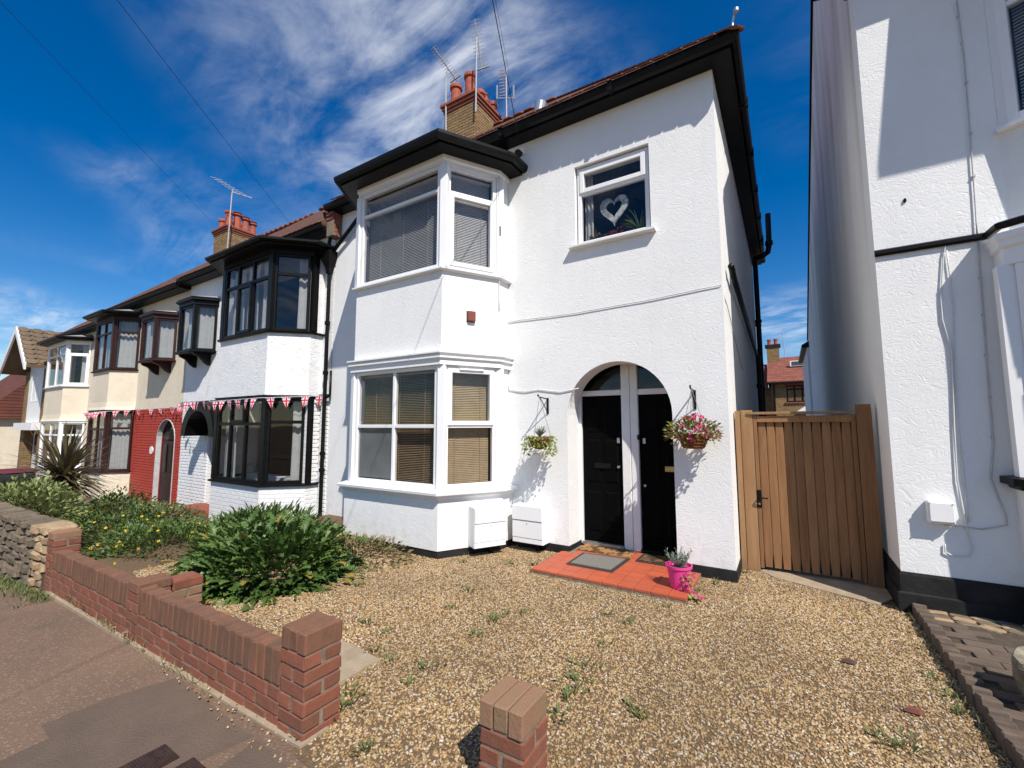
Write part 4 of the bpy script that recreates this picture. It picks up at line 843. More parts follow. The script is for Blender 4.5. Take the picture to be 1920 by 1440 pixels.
MB().sweep(RB, [(-.1,1.10),(.05,1.10),(.06,1.13),(.10,1.135),(.10,1.19),(.0,1.20),(-.1,1.20)]).build('bay_sill', BLACK, RH)
MB().sweep(RB, [(-.1,2.86),(.006,2.86),(.006,2.99),(.03,3.01),(.03,3.05),(.045,3.07),(.045,3.12),(-.1,3.12)]).build('bay_moulding', UPVC, RH)
MB().sweep(UB, [(-.12,3.12),(.0,3.12),(.0,4.05),(-.12,4.05)]).build('bay_spandrel_wall', WHITE, RH)
MB().sweep([(RX,0),(1.53,0),(1.54,-.21),(2.35,-.74),(4.3,-.74)], [(-.01,3.155),(.02,3.15),(.035,3.17),(.035,3.20),(.01,3.215),(-.01,3.215)]).build('string_course', BLACK, RH)
MB().sweep(UB, [(-.1,4.05),(.06,4.05),(.06,4.085),(-.1,4.10)]).build('bay_sill', UPVC, RH)
MB().sweep(UB, [(-.1,5.55),(.02,5.55),(.02,5.86),(-.1,5.86)]).build('bay_head', UPVC, RH)
MB().sweep([(1.0,0),(1.34,-.2),(2.26,-.98),(4.5,-.98),(5.6,0)], [(-.55,5.86),(.0,5.86),(.0,5.98),(-.55,5.98)]).build('bay_soffit', BLACK, RH)
for zz0, zz1, path in ((1.2,2.86,RB),(4.1,5.55,UB)):
    if path is RB:
        for seg in (RB[0:2],RB[4:6]): MB().sweep(seg, [(-.1,zz0),(-.001,zz0),(-.001,zz1),(-.1,zz1)]).build('bay_return_wall', WHITE, RH)
    for (x, y) in path[1:-1]: MB().box(x-.05,x+.05,y-.01,y+.08,zz0,zz1).build('corner_post', UPVC, RH)
    if path is UB: MB().prism([(1.661,.2,zz0),(1.661,-.002,zz0),(1.76,-.05,zz0),(1.76,.2,zz0)],[(1.661,.2,zz1),(1.661,-.002,zz1),(1.76,-.05,zz1),(1.76,.2,zz1)]).build('window_jamb', WHITE, RH)
    for i in range(len(path)-1):
        if path[i][0] == path[i+1][0]: continue
        flat = path[i][1] == path[i+1][1]; a, b = inset(path[i], path[i+1], .05, .05)
        window(RH, a, b, zz0, zz1, [0,.5,1] if flat else [0,1], [[0,.72,1]]*2, UPVC, fw=.07, blind=BLIND_WHITE, tilt=-1.0, bspace=.03)
RE = [(RX-.03,0),(6.6,0)]
MB().sweep(RE, [(-.3,6.05),(.24,6.05),(.24,6.17),(-.3,6.17)]).build('soffit', BLACK, RH)
MB().sweep(RE, [(.242,6.08),(.31,6.08),(.33,6.11),(.33,6.17),(.242,6.17)]).build('gutter', BLACK, RH)
mb = MB(); mb.prism([(RX-.02,-.27,6.2),(RX-.02,3.5,9.0),(RX-.02,12.3,4.42)],[(6.8,-.27,6.2),(6.8,3.5,9.0),(6.8,12.3,4.42)]); mb.f = mb.f[2:4]; mb.build('roof', ROOF, RH)
MB().prism([(RX-.03,-.25,6.15),(RX-.03,3.5,8.96),(RX-.03,12.2,4.38),(RX-.03,12.2,4.46),(RX-.03,3.5,9.06),(RX-.03,-.25,6.27)],[(RX-.002,-.25,6.15),(RX-.002,3.5,8.96),(RX-.002,12.2,4.38),(RX-.002,12.2,4.46),(RX-.002,3.5,9.06),(RX-.002,-.25,6.27)]).build('verge_board', BLACK, RH)
MB().prism([(1.55,0,3.121),(1.55,-.2,3.121),(2.35,-.72,3.121),(4.3,-.72,3.121),(5.1,-.2,3.121),(5.1,0,3.121)],[(1.6,0,3.15),(1.6,-.18,3.15),(2.4,-.67,3.15),(4.25,-.67,3.15),(5.05,-.18,3.15),(5.05,0,3.15)]).build('bay_ledge', WHITE, RH)
rw = lambda x, y: pt(x, y, 1, -.014)
def rcable(name, pxs, r, m):
    return cable(name, [rw(*p) for p in pxs], r, m, RH)
rcable('wall_cable', [(1794,0),(1808,110),(1819,250),(1829,390),(1832,440)], .005, GREY_CABLE)
rcable('wall_cable', [(1834,448),(1845,600),(1854,720),(1863,830),(1858,898),(1886,965),(1889,985),(1840,992),(1770,984)], .006, GREY_CABLE)
rcable('wall_cable', [(1775,450),(1769,480),(1764,560),(1767,600),(1785,660),(1789,800),(1795,900),(1812,985),(1824,1030),(1818,1043),(1790,1043),(1772,1035),(1772,1020)], .0055, WHITE_CABLE)
rcable('wall_cable', [(1775,470),(1788,570),(1790,660),(1796,790),(1806,880),(1816,980)], .005, WHITE_CABLE)
for (x, y) in ((1797,30),(1804,80),(1812,155),(1820,250),(1826,330),(1838,520),(1843,590),(1849,665),(1856,745),(1861,820)):
    p = rw(x, y); MB().box(p.x-.009,p.x+.009,-.022,.0,p.z-.008,p.z+.008).build('cable_clip', GREY_CABLE, RH)
p = rw(1697,375); m = MB(); m.lathe((p.x,-.006,p.z-.02),[(.004,0),(.012,.01),(.012,.03),(.004,.04)],8); m.build('wall_plug', BLACK, RH)
ub = thing('utility_box', 'white plastic utility box on the right-hand rendered wall', 'utility box', (1.06,0,.75))
bx = MB().box(.985,1.155,-.075,-.0,.775,.965).build('casing', UPVC, ub, bevel=.012)
MB().box(.99,1.15,-.088,-.074,.79,.955).build('lid', UPVC, ub, bevel=.008)
for x, z in ((1.0,.80),(1.14,.80),(1.0,.945),(1.14,.945)): m = MB(); m.tube([(x,-.086,z),(x,-.092,z)],.006,8); m.build('screw', GREY_CABLE, ub)

# ------------------------------------------------------------------ house seen through the gap
RR = thing('rear_house', 'yellow brick house with red tiled roof seen through the side passage', 'house', (1.5,32,0))
MB().box(-.72,7,32,40,-.5,4.72).build('wall', STOCK_WALL, RR); MB().box(-6,-.74,32.9,40,-.5,4.4).build('set_back_wall', STOCK_WALL, RR)
mb = MB(); mb.add([(-.95,31.6,4.75),(7,31.6,4.75),(7,36,7.15),(-.95,36,7.0),(7,40.4,4.75),(-.95,40.4,4.75),(-.95,31.6,4.68),(7,31.6,4.68)],[(0,1,2,3),(3,2,4,5),(0,3,5),(1,4,2),(0,6,7,1)]); REAR_TILE = mat('red_rear_tiles',(0.30,0.10,0.065),.85,(0.20,0.07,0.05),2,.4,20,.01,brick=(.22,.16,.016,'x')); mb.build('roof', REAR_TILE, RR)
MB().prism([(-6,32.4,4.2),(-1.0,32.4,4.2),(-1.0,36,4.2),(-6,36,4.2)],[(-6,35.6,6.5),(-1.0,35.6,6.5),(-1.0,36,6.5),(-6,36,6.5)]).build('roof', REAR_TILE, RR)
wv = window(RR, (.22,31.97), (1.62,31.97), 3.25, 4.42, [0,.34,.67,1], [[0,.76,1]]*3, BLACK, fw=.07, bar=.10, curtains=((.05,.95,CURTAIN),))
MB().box(.10,1.75,31.90,31.995,3.14,3.23).build('window_sill', RED_BRICK, RR); MB().box(.12,1.75,31.95,31.998,4.44,4.66).build('window_lintel', RED_BRICK, RR)
sk = MB().box(.55,1.75,33.75,33.95,6.0,6.42).build('skylight', UPVC, RR); MB().box(.65,1.65,33.72,33.745,6.06,6.36).build('pane', GLASS_DARK, sk)
mb = MB(); mb.prism([(.75,31.3,2.55),(2.4,31.3,2.55),(1.55,31.3,3.1)],[(.75,31.99,2.55),(2.4,31.99,2.55),(1.55,31.99,3.1)]); mb.build('porch_gable', UPVC, RR)
MB().box(-.95,7,31.5,31.6,4.55,4.68).build('gutter', BLACK, RR); m = MB(); m.tube([(-.55,31.9,0),(-.55,31.9,4.6)],.06,8); m.build('downpipe', BLACK, RR)
c_ = MB().box(-.95,-.1,35.2,36.1,4.5,7.85).build('chimney', STOCK_WALL, RR); MB().box(-1.06,.01,35.1,36.2,7.85,8.02).build('corbel_course', BLACK_MATT, c_)
for x in (-.75,-.3): m = MB(); m.lathe((x,35.6,8.0),[(.15,0),(.13,.3),(.16,.42),(.16,.5),(.1,.5)],12); m.build('chimney_pot', POT_CLAY, c_)
ma = thing('rear_aerial', 'thin aerial mast on the distant red tiled roof', 'aerial', (.3,35.9,6.9))
MB().tube([(.3,35.9,6.9),(.2,35.9,9.3)],.03,6).build('mast', ALU, ma); MB().bar((.2,35.9,9.28),(.55,35.9,9.33),.04).build('boom', ALU, ma)

# ------------------------------------------------------------------ brick garden wall and pier
GW = thing('garden_wall', 'low red brick garden wall with upright brick coping along the pavement', 'wall', (-4.3,-3.63,-.05))
WY0, WY1 = -3.68, -3.575
wt = lambda x: .385-.017*(-2.37-x) if x < -2.37 else .385        # top of the coping falls to the left
mb = MB(); xs_ = [-6.5,-5.4,-4.4,-3.4,-2.2]
for a, b in zip(xs_, xs_[1:]):
    mb.add([(x,y,z) for x in (a,b) for (y,z) in ((WY0+.006,gz(x)-.12),(WY1-.006,gz(x)-.12),(WY1-.006,wt(x)-.010),(WY0+.006,wt(x)-.010))],[(0,1,5,4),(1,2,6,5),(2,3,7,6),(3,0,4,7),(0,3,2,1),(4,5,6,7)])
core = mb.build('mortar_core', MORTAR, GW)
mb = MB(); mb.prism([(-6.55,WY0-.03,-.3),(-2.13,WY0-.03,-.3),(-2.13,WY1+.03,-.3),(-6.55,WY1+.03,-.3)],[(-6.55,WY0-.03,gz(-6.55)+.025),(-2.13,WY0-.03,.012),(-2.13,WY1+.03,.012),(-6.55,WY1+.03,gz(-6.55)+.025)]); mb.build('footing', CONCRETE, GW)
def wall_run(x0, x1):
    n = int(round((x1-x0)/.0765)); st = (x1-x0)/n
    for i in range(n):
        x = x0+(i+.5)*st; hh = .178
        block('coping_brick', COPING_BRICK, GW, (x,(WY0+WY1)/2+random.uniform(-.002,.002),wt(x)-hh/2+random.uniform(-.003,.003)), (st-.009,.112,hh), (0,random.uniform(-.014,.014),random.uniform(-.02,.02)), .05, .028, random.randint(0,3))
    for r in range(3):
        ztop = lambda x: wt(x)-.19-r*.0725
        a = x0-(.112 if r % 2 else 0)
        while a < x1-.02:
            a0, a1 = max(a,x0), min(a+.224,x1); xc = (a0+a1)/2
            if a1-a0 > .03 and ztop(xc)-.066 > gz(xc)-.03: block('brick', WALL_BRICK, GW, (xc,(WY0+WY1)/2+random.uniform(-.002,.002),ztop(xc)-.033), (a1-a0-.010,.105,.062), (random.uniform(-.01,.01),.017,random.uniform(-.008,.008)), .05, .022, random.randint(0,3))
            a += .224
wall_run(-4.29,-2.375); wall_run(-6.48,-4.51)
def pillar(parent, x0, x1, y0, y1, zb, zt, m, capm, headers=3, caph=.105):
    MB().box(x0+.009,x1-.009,y0+.009,y1-.009,zb-.2,zt-.012).build('mortar_core', MORTAR, parent)
    st = (x1-x0)/headers
    for i in range(headers): block('cap_brick', capm, parent, (x0+st*(i+.5),(y0+y1)/2,zt-caph/2), (st-.008,y1-y0+.004,caph), (random.uniform(-.012,.012),0,random.uniform(-.012,.012)), .05, .022, random.randint(0,3))
    z = zt-caph-.008; r = 0; hw = (x1-x0)/2
    while z > zb-.05:
        zc = z-.0325
        if r % 2 == 0: cs = [((x0+x1)/2,y0+.052,x1-x0-.003,.1),((x0+x1)/2,y1-.052,x1-x0-.003,.1)]
        else: cs = [(x0+.052,(y0+y1)/2,.1,y1-y0-.003),(x1-.052,(y0+y1)/2,.1,y1-y0-.003)]
        for (cx, cy, lx, ly) in cs: block('brick', m, parent, (cx+random.uniform(-.002,.002),cy+random.uniform(-.002,.002),zc), (lx,ly,.063), (0,random.uniform(-.01,.01),random.uniform(-.012,.012)), .05, .022, random.randint(0,3))
        z -= .0745; r += 1
pillar(GW, -2.372,-2.148,-3.688,-3.464,0,.525,WALL_BRICK,COPING_BRICK)
pillar(GW, -4.508,-4.292,-3.684,-3.46,-.06,.378,WALL_BRICK,COPING_BRICK,1,.068)
pillar(GW, -4.508,-4.292,-3.45,-3.235,-.06,.33,PALE_BRICK,WALL_BRICK,1,.068)
pillar(GW, -6.70,-6.49,-3.69,-3.47,-.12,.49,WALL_BRICK,PALE_BRICK,1,.068)
BP = thing('brick_pier', 'short free-standing brick gate pier at the front of the gravel drive', 'brick pier', (-1.09,-3.36,0))
pillar(BP, -1.205,-.98,-3.475,-3.25,0,.405,WALL_BRICK,PALE_BRICK)
block('brick', PALE_BRICK, BP, (-.93,-3.36,.02), (.10,.215,.12), (.1,.05,.1), .06)

# rubble stone wall further along
SW = thing('stone_wall', 'rough dark stone garden wall beyond the brick wall', 'stone wall', (-9.5,-3.7,-.3))
mb = MB(); xs_ = [-13,-11,-9,-7.6,-6.72]
for a, b in zip(xs_, xs_[1:]): mb.add([(x,y,z) for x in (a,b) for (y,z) in ((-3.70,gz(x)-.2),(-3.42,gz(x)-.2),(-3.46,.47+.3*(gz(x)+.115)),(-3.68,.47+.3*(gz(x)+.115)))],[(0,1,5,4),(1,2,6,5),(2,3,7,6),(3,0,4,7),(0,3,2,1),(4,5,6,7)])
mb.build('mortar_core', mat('dark_mortar',(0.10,0.08,0.055),.95,(0.06,0.05,0.035),10,.6,50,.01), SW)
rr = random.Random(11); z = -.2; row = 0
while z < .48:
    h_ = rr.uniform(.065,.11); x = -6.74-rr.uniform(0,.1)
    while x > -12.6 and row < 20:
        l_ = rr.uniform(.11,.27); zz_ = z+h_/2+.35*(gz(x)+.115)
        if zz_ > gz(x)-.05: block('stone', STONE if x < -6.95 else STONE_PALE, SW, (x-l_/2,-3.66+rr.uniform(-.02,.02),zz_+rr.uniform(-.01,.01)), (l_-.012,.14,h_-.012), (rr.uniform(-.08,.08),rr.uniform(-.06,.06),rr.uniform(-.08,.08)), .16, .07, rr.randint(0,3))
        x -= l_
    z += h_; row += 1
for i in range(22):
    x = -6.8-i*.25; block('stone', STONE_PALE if i < 2 else STONE, SW, (x,-3.57,.49+.3*(gz(x)+.115)), (.24,.26,.075), (rr.uniform(-.08,.08),rr.uniform(-.08,.08),rr.uniform(-.1,.1)), .16, .07, rr.randint(0,3))
for i in range(5):
    for j in range(2): block('stone', STONE_PALE, SW, (-6.80-.17*j,-3.60+.02*j,.10+i*.095), (.19,.22,.085), (0,rr.uniform(-.05,.05),rr.uniform(-.1,.1)), .16, .07, rr.randint(0,3))

# ------------------------------------------------------------------ timber gate
GT = thing('timber_gate', 'tall brown timber gate of vertical boards closing the side passage', 'gate', (.13,.60,0))
block('post', TIMBER_PALE, GT, (-.462,.53,.86), (.05,.10,1.80), bev=.03); block('post', TIMBER_PALE, GT, (-.372,.575,.865), (.122,.08,1.81), bev=.03); block('post', TIMBER, GT, (.685,.575,.89), (.125,.08,1.84), bev=.03)
bx0, bx1 = -.268, .578; nb = 10; st = (bx1-bx0)/nb
for i in range(nb): block('board', TIMBER, GT, (bx0+st*(i+.5),.575+random.uniform(-.003,.003),.85), (st-.004,.022,1.60), (0,0,0), .10)
block('stile', TIMBER, GT, (-.288,.56,.87), (.036,.045,1.66), bev=.06); block('stile', TIMBER, GT, (.598,.56,.87), (.036,.045,1.66), bev=.06)
MB().box(-.27,.58,.5875,.593,.06,1.64).build('backing', BLACK_MATT, GT)
block('rail', TIMBER, GT, (.155,.559,1.665), (.85,.045,.07), bev=.06); block('rail', TIMBER_PALE, GT, (.13,.55,1.732), (.99,.075,.028), bev=.1)
block('rail', TIMBER, GT, (.152,.595,.35), (.78,.03,.1), bev=.06); block('rail', TIMBER, GT, (.152,.595,1.2), (.78,.03,.1), bev=.06)
hp = MB().box(-.305,-.262,.528,.538,.69,.88).build('lock_plate', BLACK, GT, bevel=.004)
m = MB(); m.tube([(-.285,.535,.80),(-.285,.49,.80),(-.27,.485,.80),(-.20,.485,.80)],.009,8); m.build('handle', BLACK, hp, smooth=True)
m = MB(); m.tube([(-.285,.535,.73),(-.285,.52,.73)],.012,10); m.build('keyhole', STEEL, hp)

# ------------------------------------------------------------------ tiled doorstep, mats, pot
DS = thing('tiled_doorstep', 'low red quarry tiled doorstep in front of the arched porch', 'doorstep', (-1.63,-.4,0))
SX0, SX1, SY0 = -2.43, -.83, -.85
MB().box(SX0+.006,SX1-.006,SY0+.006,.0,-.05,.040).build('step_base', MORTAR, DS); MB().box(ac-ar+.01,ac+ar-.01,0,.37,-.05,.040).build('step_base', MORTAR, DS)
for i in range(10):
    for j in range(8):
        x = SX0+.16*(i+.5); y = SY0+.156*(j+.5)
        if y > .0 and not (ac-ar+.07 < x < ac+ar-.07): continue
        block('tile', TILE, DS, (x,y,.043+random.uniform(-.001,.001)), (.1555,.1515,.022), (random.uniform(-.006,.006),random.uniform(-.006,.006),random.uniform(-.006,.006)), .03)
def doormat(name, label, q, h, m, border=None):
    t = thing(name, label, 'doormat', (sum(p[0] for p in q)/4, sum(p[1] for p in q)/4, .054)); c = V(sum(p[0] for p in q)/4, sum(p[1] for p in q)/4)
    MB().prism([(x,y,.0545) for x,y in q], [(x,y,.0545+h*.55) for x,y in q]).build('backing' if border else 'mat', border or m, t)
    if border:
        qi = [(c.x+(x-c.x)*.86, c.y+(y-c.y)*.82) for x,y in q]
        MB().prism([(x,y,.0545+h*.55) for x,y in qi], [(x,y,.0545+h) for x,y in qi]).build('pile', m, t)
    return t
g5 = lambda x, y: gp(x, y, .06)
doormat('doormat', 'grey ribbed doormat with dark border on the red step', [g5(1061,1057),g5(1148,1073),g5(1182,1048),g5(1093,1036)], .014, mat('grey_mat_pile',(0.21,0.20,0.17),.95,(0.14,0.135,0.12),60,.9,160,.006), mat('dark_rubber',(0.035,0.035,0.032),.7))
doormat('coir_doormat', 'brown coir doormat behind the grey mat in the porch', [(-2.28,.06),(-1.62,.06),(-1.62,.34),(-2.28,.34)], .02, mat('coir_pile',(0.34,0.18,0.07),.95,(0.09,0.05,0.02),7,.9,150,.008,ramp_=(.5,.56)))
doormat('dark_doormat', 'dark coir doormat before the right-hand porch door', [(-1.53,-.02),(-.98,-.02),(-.98,.33),(-1.53,.33)], .016, mat('dark_coir_pile',(0.15,0.085,0.035),.95,(0.05,0.03,0.015),9,.9,150,.008,ramp_=(.47,.53)), mat('dark_rubber',(0.035,0.035,0.032),.7))

# ------------------------------------------------------------------ foliage helpers
def basis(d):
    d = d.normalized(); s_ = d.cross(V(0,0,1))
    if s_.length < .05: s_ = V(1,0,0)
    s_.normalize(); return d, s_, s_.cross(d)
def leaf(mb, p, d, length, width, droop=.3, roll=0.0):
    d, s_, u = basis(d); s_ = s_*math.cos(roll)+u*math.sin(roll); u = s_.cross(d); L_ = length
    a = p+d*L_*.5+s_*width*.5-u*L_*droop*.1+u*width*.12; b = p+d*L_*.5-s_*width*.5-u*L_*droop*.1+u*width*.12; c = p+d*L_*.5-u*L_*droop*.12; e = p+d*L_-u*L_*droop*.45
    mb.add([p,a,c,b,e],[(0,1,2),(0,2,3),(1,4,2),(2,4,3)])
def lobed(mb, p, d, length, width, droop=.5, roll=0.0, lobes=4):
    d, s_, u = basis(d); s_ = s_*math.cos(roll)+u*math.sin(roll); u = s_.cross(d)
    sp = []
    for i in range(lobes+2):
        f_ = i/(lobes+1); sp.append(p+d*length*f_-u*length*droop*f_*f_*.6)
    vs = list(sp); fs = []
    for i in range(1, lobes+1):
        wv = width*(.55+.45*math.sin(math.pi*(i)/(lobes+.6)))*.5
        for sg in (1,-1):
            tip = sp[i]+s_*sg*wv+d*length*.17+u*wv*.22
            vs.append(tip); fs.append((i-1 if i > 1 else 0, i, len(vs)-1) if sg > 0 else (i, i-1 if i > 1 else 0, len(vs)-1)); fs.append((i, i+1, len(vs)-1) if sg > 0 else (i+1, i, len(vs)-1))
    mb.add(vs, fs)
def blade(mb, p, d, length, width, droop, segs=5):
    d, s_, u = basis(d); vs = []; dd = d.copy(); q = Vector(p)
    for i in range(segs+1):
        f_ = i/segs; wd = width*(1-f_**2.2)*.5*(0.6+.8*min(1,f_*3) if f_ < .33 else 1.4*1); wd = max(wd, .001)
        vs += [q+s_*wd, q-s_*wd]; q = q+dd*length/segs; dd = (dd+V(0,0,-droop/segs)).normalized()
    mb.add(vs, [(2*i,2*i+1,2*i+3,2*i+2) for i in range(segs)])
rnd = random.Random(21)
def udir(up=0.3):
    while True:
        v = V(rnd.uniform(-1,1), rnd.uniform(-1,1), rnd.uniform(-.4+up,1))
        if .1 < v.length < 1: return v.normalized()
def bush(name, label, cat, c, rad, n, lf, m, stems=14, group=None, extra=()):
    """dome of leaves on thin stems; lf(mb, p, d) draws one leaf"""
    t = thing(name, label, cat, c, group); c = Vector(c); fo = MB(); sm = MB(); tips = []
    for i in range(stems):
        d = udir(.35); tip = c+V(d.x*rad[0],d.y*rad[1],d.z*rad[2])*rnd.uniform(.6,.85); tips.append(tip); sm.tube([c+V(rnd.uniform(-.1,.1)*rad[0],rnd.uniform(-.1,.1)*rad[1],-.03), c.lerp(tip,.5)+V(0,0,rad[2]*.1), tip], .006, 5, .003)
    lump = [(udir(.3), rnd.uniform(.75,1.12)) for _ in range(9)]
    for i in range(n):
        d = udir(.25); k = 1.0
        for (ld, lv) in lump:
            if d.dot(ld) > .75: k = lv
        f_ = rnd.uniform(.35,1)**.45*k*(1 if rnd.random() < .9 else rnd.uniform(1.0,1.22))
        p = c+V(d.x*rad[0],d.y*rad[1],max(.02,d.z*rad[2]))*f_
        lf(fo, p, (d+V(rnd.uniform(-.6,.6),rnd.uniform(-.6,.6),rnd.uniform(-.25,.5))).normalized())
    sm.raw('stems', STEMM, t); fo.raw('foliage', m, t)
    for (nm, em, k, fn, lo) in extra:
        e = MB()
        for i in range(k):
            d = udir(.3); p = c+V(d.x*rad[0],d.y*rad[1],max(.05,d.z*rad[2]))*rnd.uniform(lo,1.08); fn(e, p, d)
        tag(e.raw(nm, em, t), kind='stuff')
    return t
def flower(mb, p, d, r=.02, n=5):
    d, s_, u = basis(d)
    for i in range(n):
        a = 2*math.pi*i/n+rnd.random(); q = s_*math.cos(a)+u*math.sin(a); w_ = d.cross(q)
        mb.add([p, p+q*r*.7+w_*r*.4+d*r*.2, p+q*r+d*r*.3, p+q*r*.7-w_*r*.4+d*r*.2], [(0,1,2,3)])
# big glossy lobed shrub by the brick wall
bush('lobed_leaf_shrub', 'large shrub of glossy lobed green leaves behind the brick wall', 'shrub', (-4.95,-2.30,.0), (1.05,.85,.45), 1900, lambda m_, p, d: lobed(m_, p, d+V(0,0,.25), rnd.uniform(.08,.20), rnd.uniform(.05,.11), rnd.uniform(.4,1.0), rnd.uniform(-.5,.5), 4), LEAF_DARK, 40,
     extra=(('yellow_leaves', LEAF_YELLOW, 40, lambda m_, p, d: lobed(m_, p, d, .12, .08, .7), .85),('low_leaves', LEAF_MID, 700, lambda m_, p, d: leaf(m_, p*1.0-V(0,0,min(.1,p.z*.3)), d, rnd.uniform(.06,.12), rnd.uniform(.025,.04), .5, rnd.uniform(-.6,.6)), .55)))
bush('tall_herb_shrub', 'upright leafy green shrub against the white bay of the black-framed house', 'shrub', (-6.25,-1.75,-.05), (1.05,.75,.54), 2300, lambda m_, p, d: leaf(m_, p, d+V(0,0,.7), rnd.uniform(.08,.17), rnd.uniform(.025,.045), .4, rnd.uniform(-.8,.8)), LEAF_MID, 60)
bush('dark_low_shrub', 'low dark evergreen shrub with a few flowers beside the lobed shrub', 'shrub', (-7.2,-2.45,-.14), (1.15,.80,.50), 4200, lambda m_, p, d: leaf(m_, p, d, rnd.uniform(.035,.075), rnd.uniform(.018,.032), .4, rnd.uniform(-.9,.9)), LEAF_DARK, 50,
     extra=(('yellow_flowers', YELLOW, 34, lambda m_, p, d: flower(m_, p, d, .018), .96),))
bush('yellow_flower_shrub', 'spreading shrub dotted with yellow flowers in the front garden bed', 'shrub', (-8.75,-2.3,-.28), (1.5,1.05,.66), 4600, lambda m_, p, d: leaf(m_, p, d, rnd.uniform(.04,.09), rnd.uniform(.02,.034), .4, rnd.uniform(-.9,.9)), LEAF_MID, 60,
     extra=(('yellow_flowers', YELLOW, 150, lambda m_, p, d: flower(m_, p, d, .022), .97),))
bush('porch_shrub', 'dark shrub in front of the red porch wall', 'shrub', (-11.9,-1.6,-.36), (1.0,.7,.62), 1500, lambda m_, p, d: leaf(m_, p, d, rnd.uniform(.06,.11), rnd.uniform(.03,.05), .4, rnd.uniform(-.9,.9)), LEAF_MID, 30)
bush('sprawling_weed_shrub', 'straggly dry-edged plant where the lobed shrub meets the gravel', 'shrub', (-4.55,-1.45,.0), (.75,.42,.24), 700, lambda m_, p, d: leaf(m_, p, d, rnd.uniform(.05,.1), rnd.uniform(.02,.035), .4, rnd.uniform(-.9,.9)), DRY, 40)
bush('variegated_hedge', 'pale variegated hedge spilling over the dark stone wall', 'hedge', (-10.9,-3.1,-.05), (1.9,.70,.72), 3600, lambda m_, p, d: leaf(m_, p, d, rnd.uniform(.06,.12), rnd.uniform(.035,.06), .5, rnd.uniform(-.9,.9)), LEAF_LIGHT, 60)
bush('dark_hedge', 'dark green hedge behind the pale variegated one', 'hedge', (-12.9,-2.9,-.3), (1.6,.9,.85), 1500, lambda m_, p, d: leaf(m_, p, d, rnd.uniform(.08,.14), rnd.uniform(.04,.07), .5, rnd.uniform(-.9,.9)), LEAF_MID, 30)
# cordyline
CY = thing('cordyline', 'spiky bronze cordyline with sword-shaped leaves before the cream bay', 'plant', (-13.6,-2.05,-.42)); c0 = V(-13.6,-2.05,.55)
MB().tube([(-13.6,-2.05,-.5),(-13.62,-2.05,0),(-13.6,-2.05,.55)],.07,10,.055).build('trunk', STEMM, CY)
fo = MB()
for i in range(300):
    d = udir(.05); d.z = d.z*1.0-.12*(i > 95); blade(fo, c0+d*.05+V(0,0,rnd.uniform(-.25,.12)), d, rnd.uniform(.85,1.2), rnd.uniform(.04,.06), rnd.uniform(.15,.7))
fo.raw('leaves', LEAF_BRONZE, CY)
# weeds and grass in the gravel
wd = MB(); dr = MB()
spots = [(660,1075,.14),(690,1170,.10),(880,1110,.09),(925,1165,.13),(890,1195,.08),(800,1255,.09),(765,1285,.05),(1095,1255,.10),(1085,1280,.11),(1065,1310,.09),(1045,1345,.10),(1190,1335,.06),(1205,1350,.05),(690,1410,.07),(640,1330,.10),(655,1305,.08),(1690,1405,.10),(1650,1385,.04),(1800,1340,.06),(1780,1310,.05),(960,1060,.10),(1000,1060,.10),(1035,1050,.08),(870,1055,.05),(760,1035,.05),(720,1030,.06),(1400,1075,.06),(1312,1110,.07),(1340,1095,.07),(730,1240,.05),(700,1225,.05),(845,1140,.05),(560,1385,.04),(1130,1210,.05),(980,1150,.05),(1750,1275,.05),(720,1190,.06),(1140,1155,.05),(1180,1170,.05),(1250,1140,.04),(610,1110,.1),(600,1075,.1),(640,1045,.1),(670,1100,.08)]
for (x, y, r) in spots:
    p = pt(x, y, 2, 0)
    for i in range(int(10+r*150)):
        a = rnd.uniform(0,6.28); q = p+V(math.cos(a),math.sin(a),0)*abs(rnd.gauss(0,r*.6)); d = V(math.cos(a)*.7,math.sin(a)*.7,rnd.uniform(.5,1.6))
        (blade(wd, q, d, rnd.uniform(.3,.75)*r+.02, .007, .6, 3) if rnd.random() < .6 else leaf(wd, q+V(0,0,.01), d, r*.35+.012, .018, .4, rnd.uniform(-1,1)))
rg = random.Random(5)
for i in range(420):                                  # odd blades along the foot of the house and kerb
    if i < 170: p = V(rg.uniform(-5.7,-2.5),0,0); p.y = -rg.uniform(.02,.12) if p.x > -3.2 else -1.06-rg.uniform(0,.12) if p.x < -3.7 else -rg.uniform(.4,.9)
    elif i < 300: p = V(.80+rg.uniform(-.05,.03), rg.uniform(-3.5,0), 0)
    else: p = V(rg.uniform(-6,-2.2), -3.70-rg.uniform(0,.02), gz(-4)+.01)
    a = rg.uniform(0,6.28); blade(dr if i % 3 else wd, p, V(math.cos(a)*.5,math.sin(a)*.5,1), rg.uniform(.025,.09), .005, .7, 3)
tag(wd.raw('weeds', WEED), kind='stuff'); tag(dr.raw('dry_grass', DRY), kind='stuff')
# grass by the stone wall foot
gv = MB()
for i in range(900):
    p = V(rg.uniform(-8.6,-6.2), -3.72-abs(rg.gauss(0,.10)), 0); p.z = gz(p.x); a = rg.uniform(0,6.28); blade(gv, p, V(math.cos(a)*.6,math.sin(a)*.6,1), rg.uniform(.03,.08), .006, .7, 3)
tag(gv.raw('verge_grass', WEED), kind='stuff')

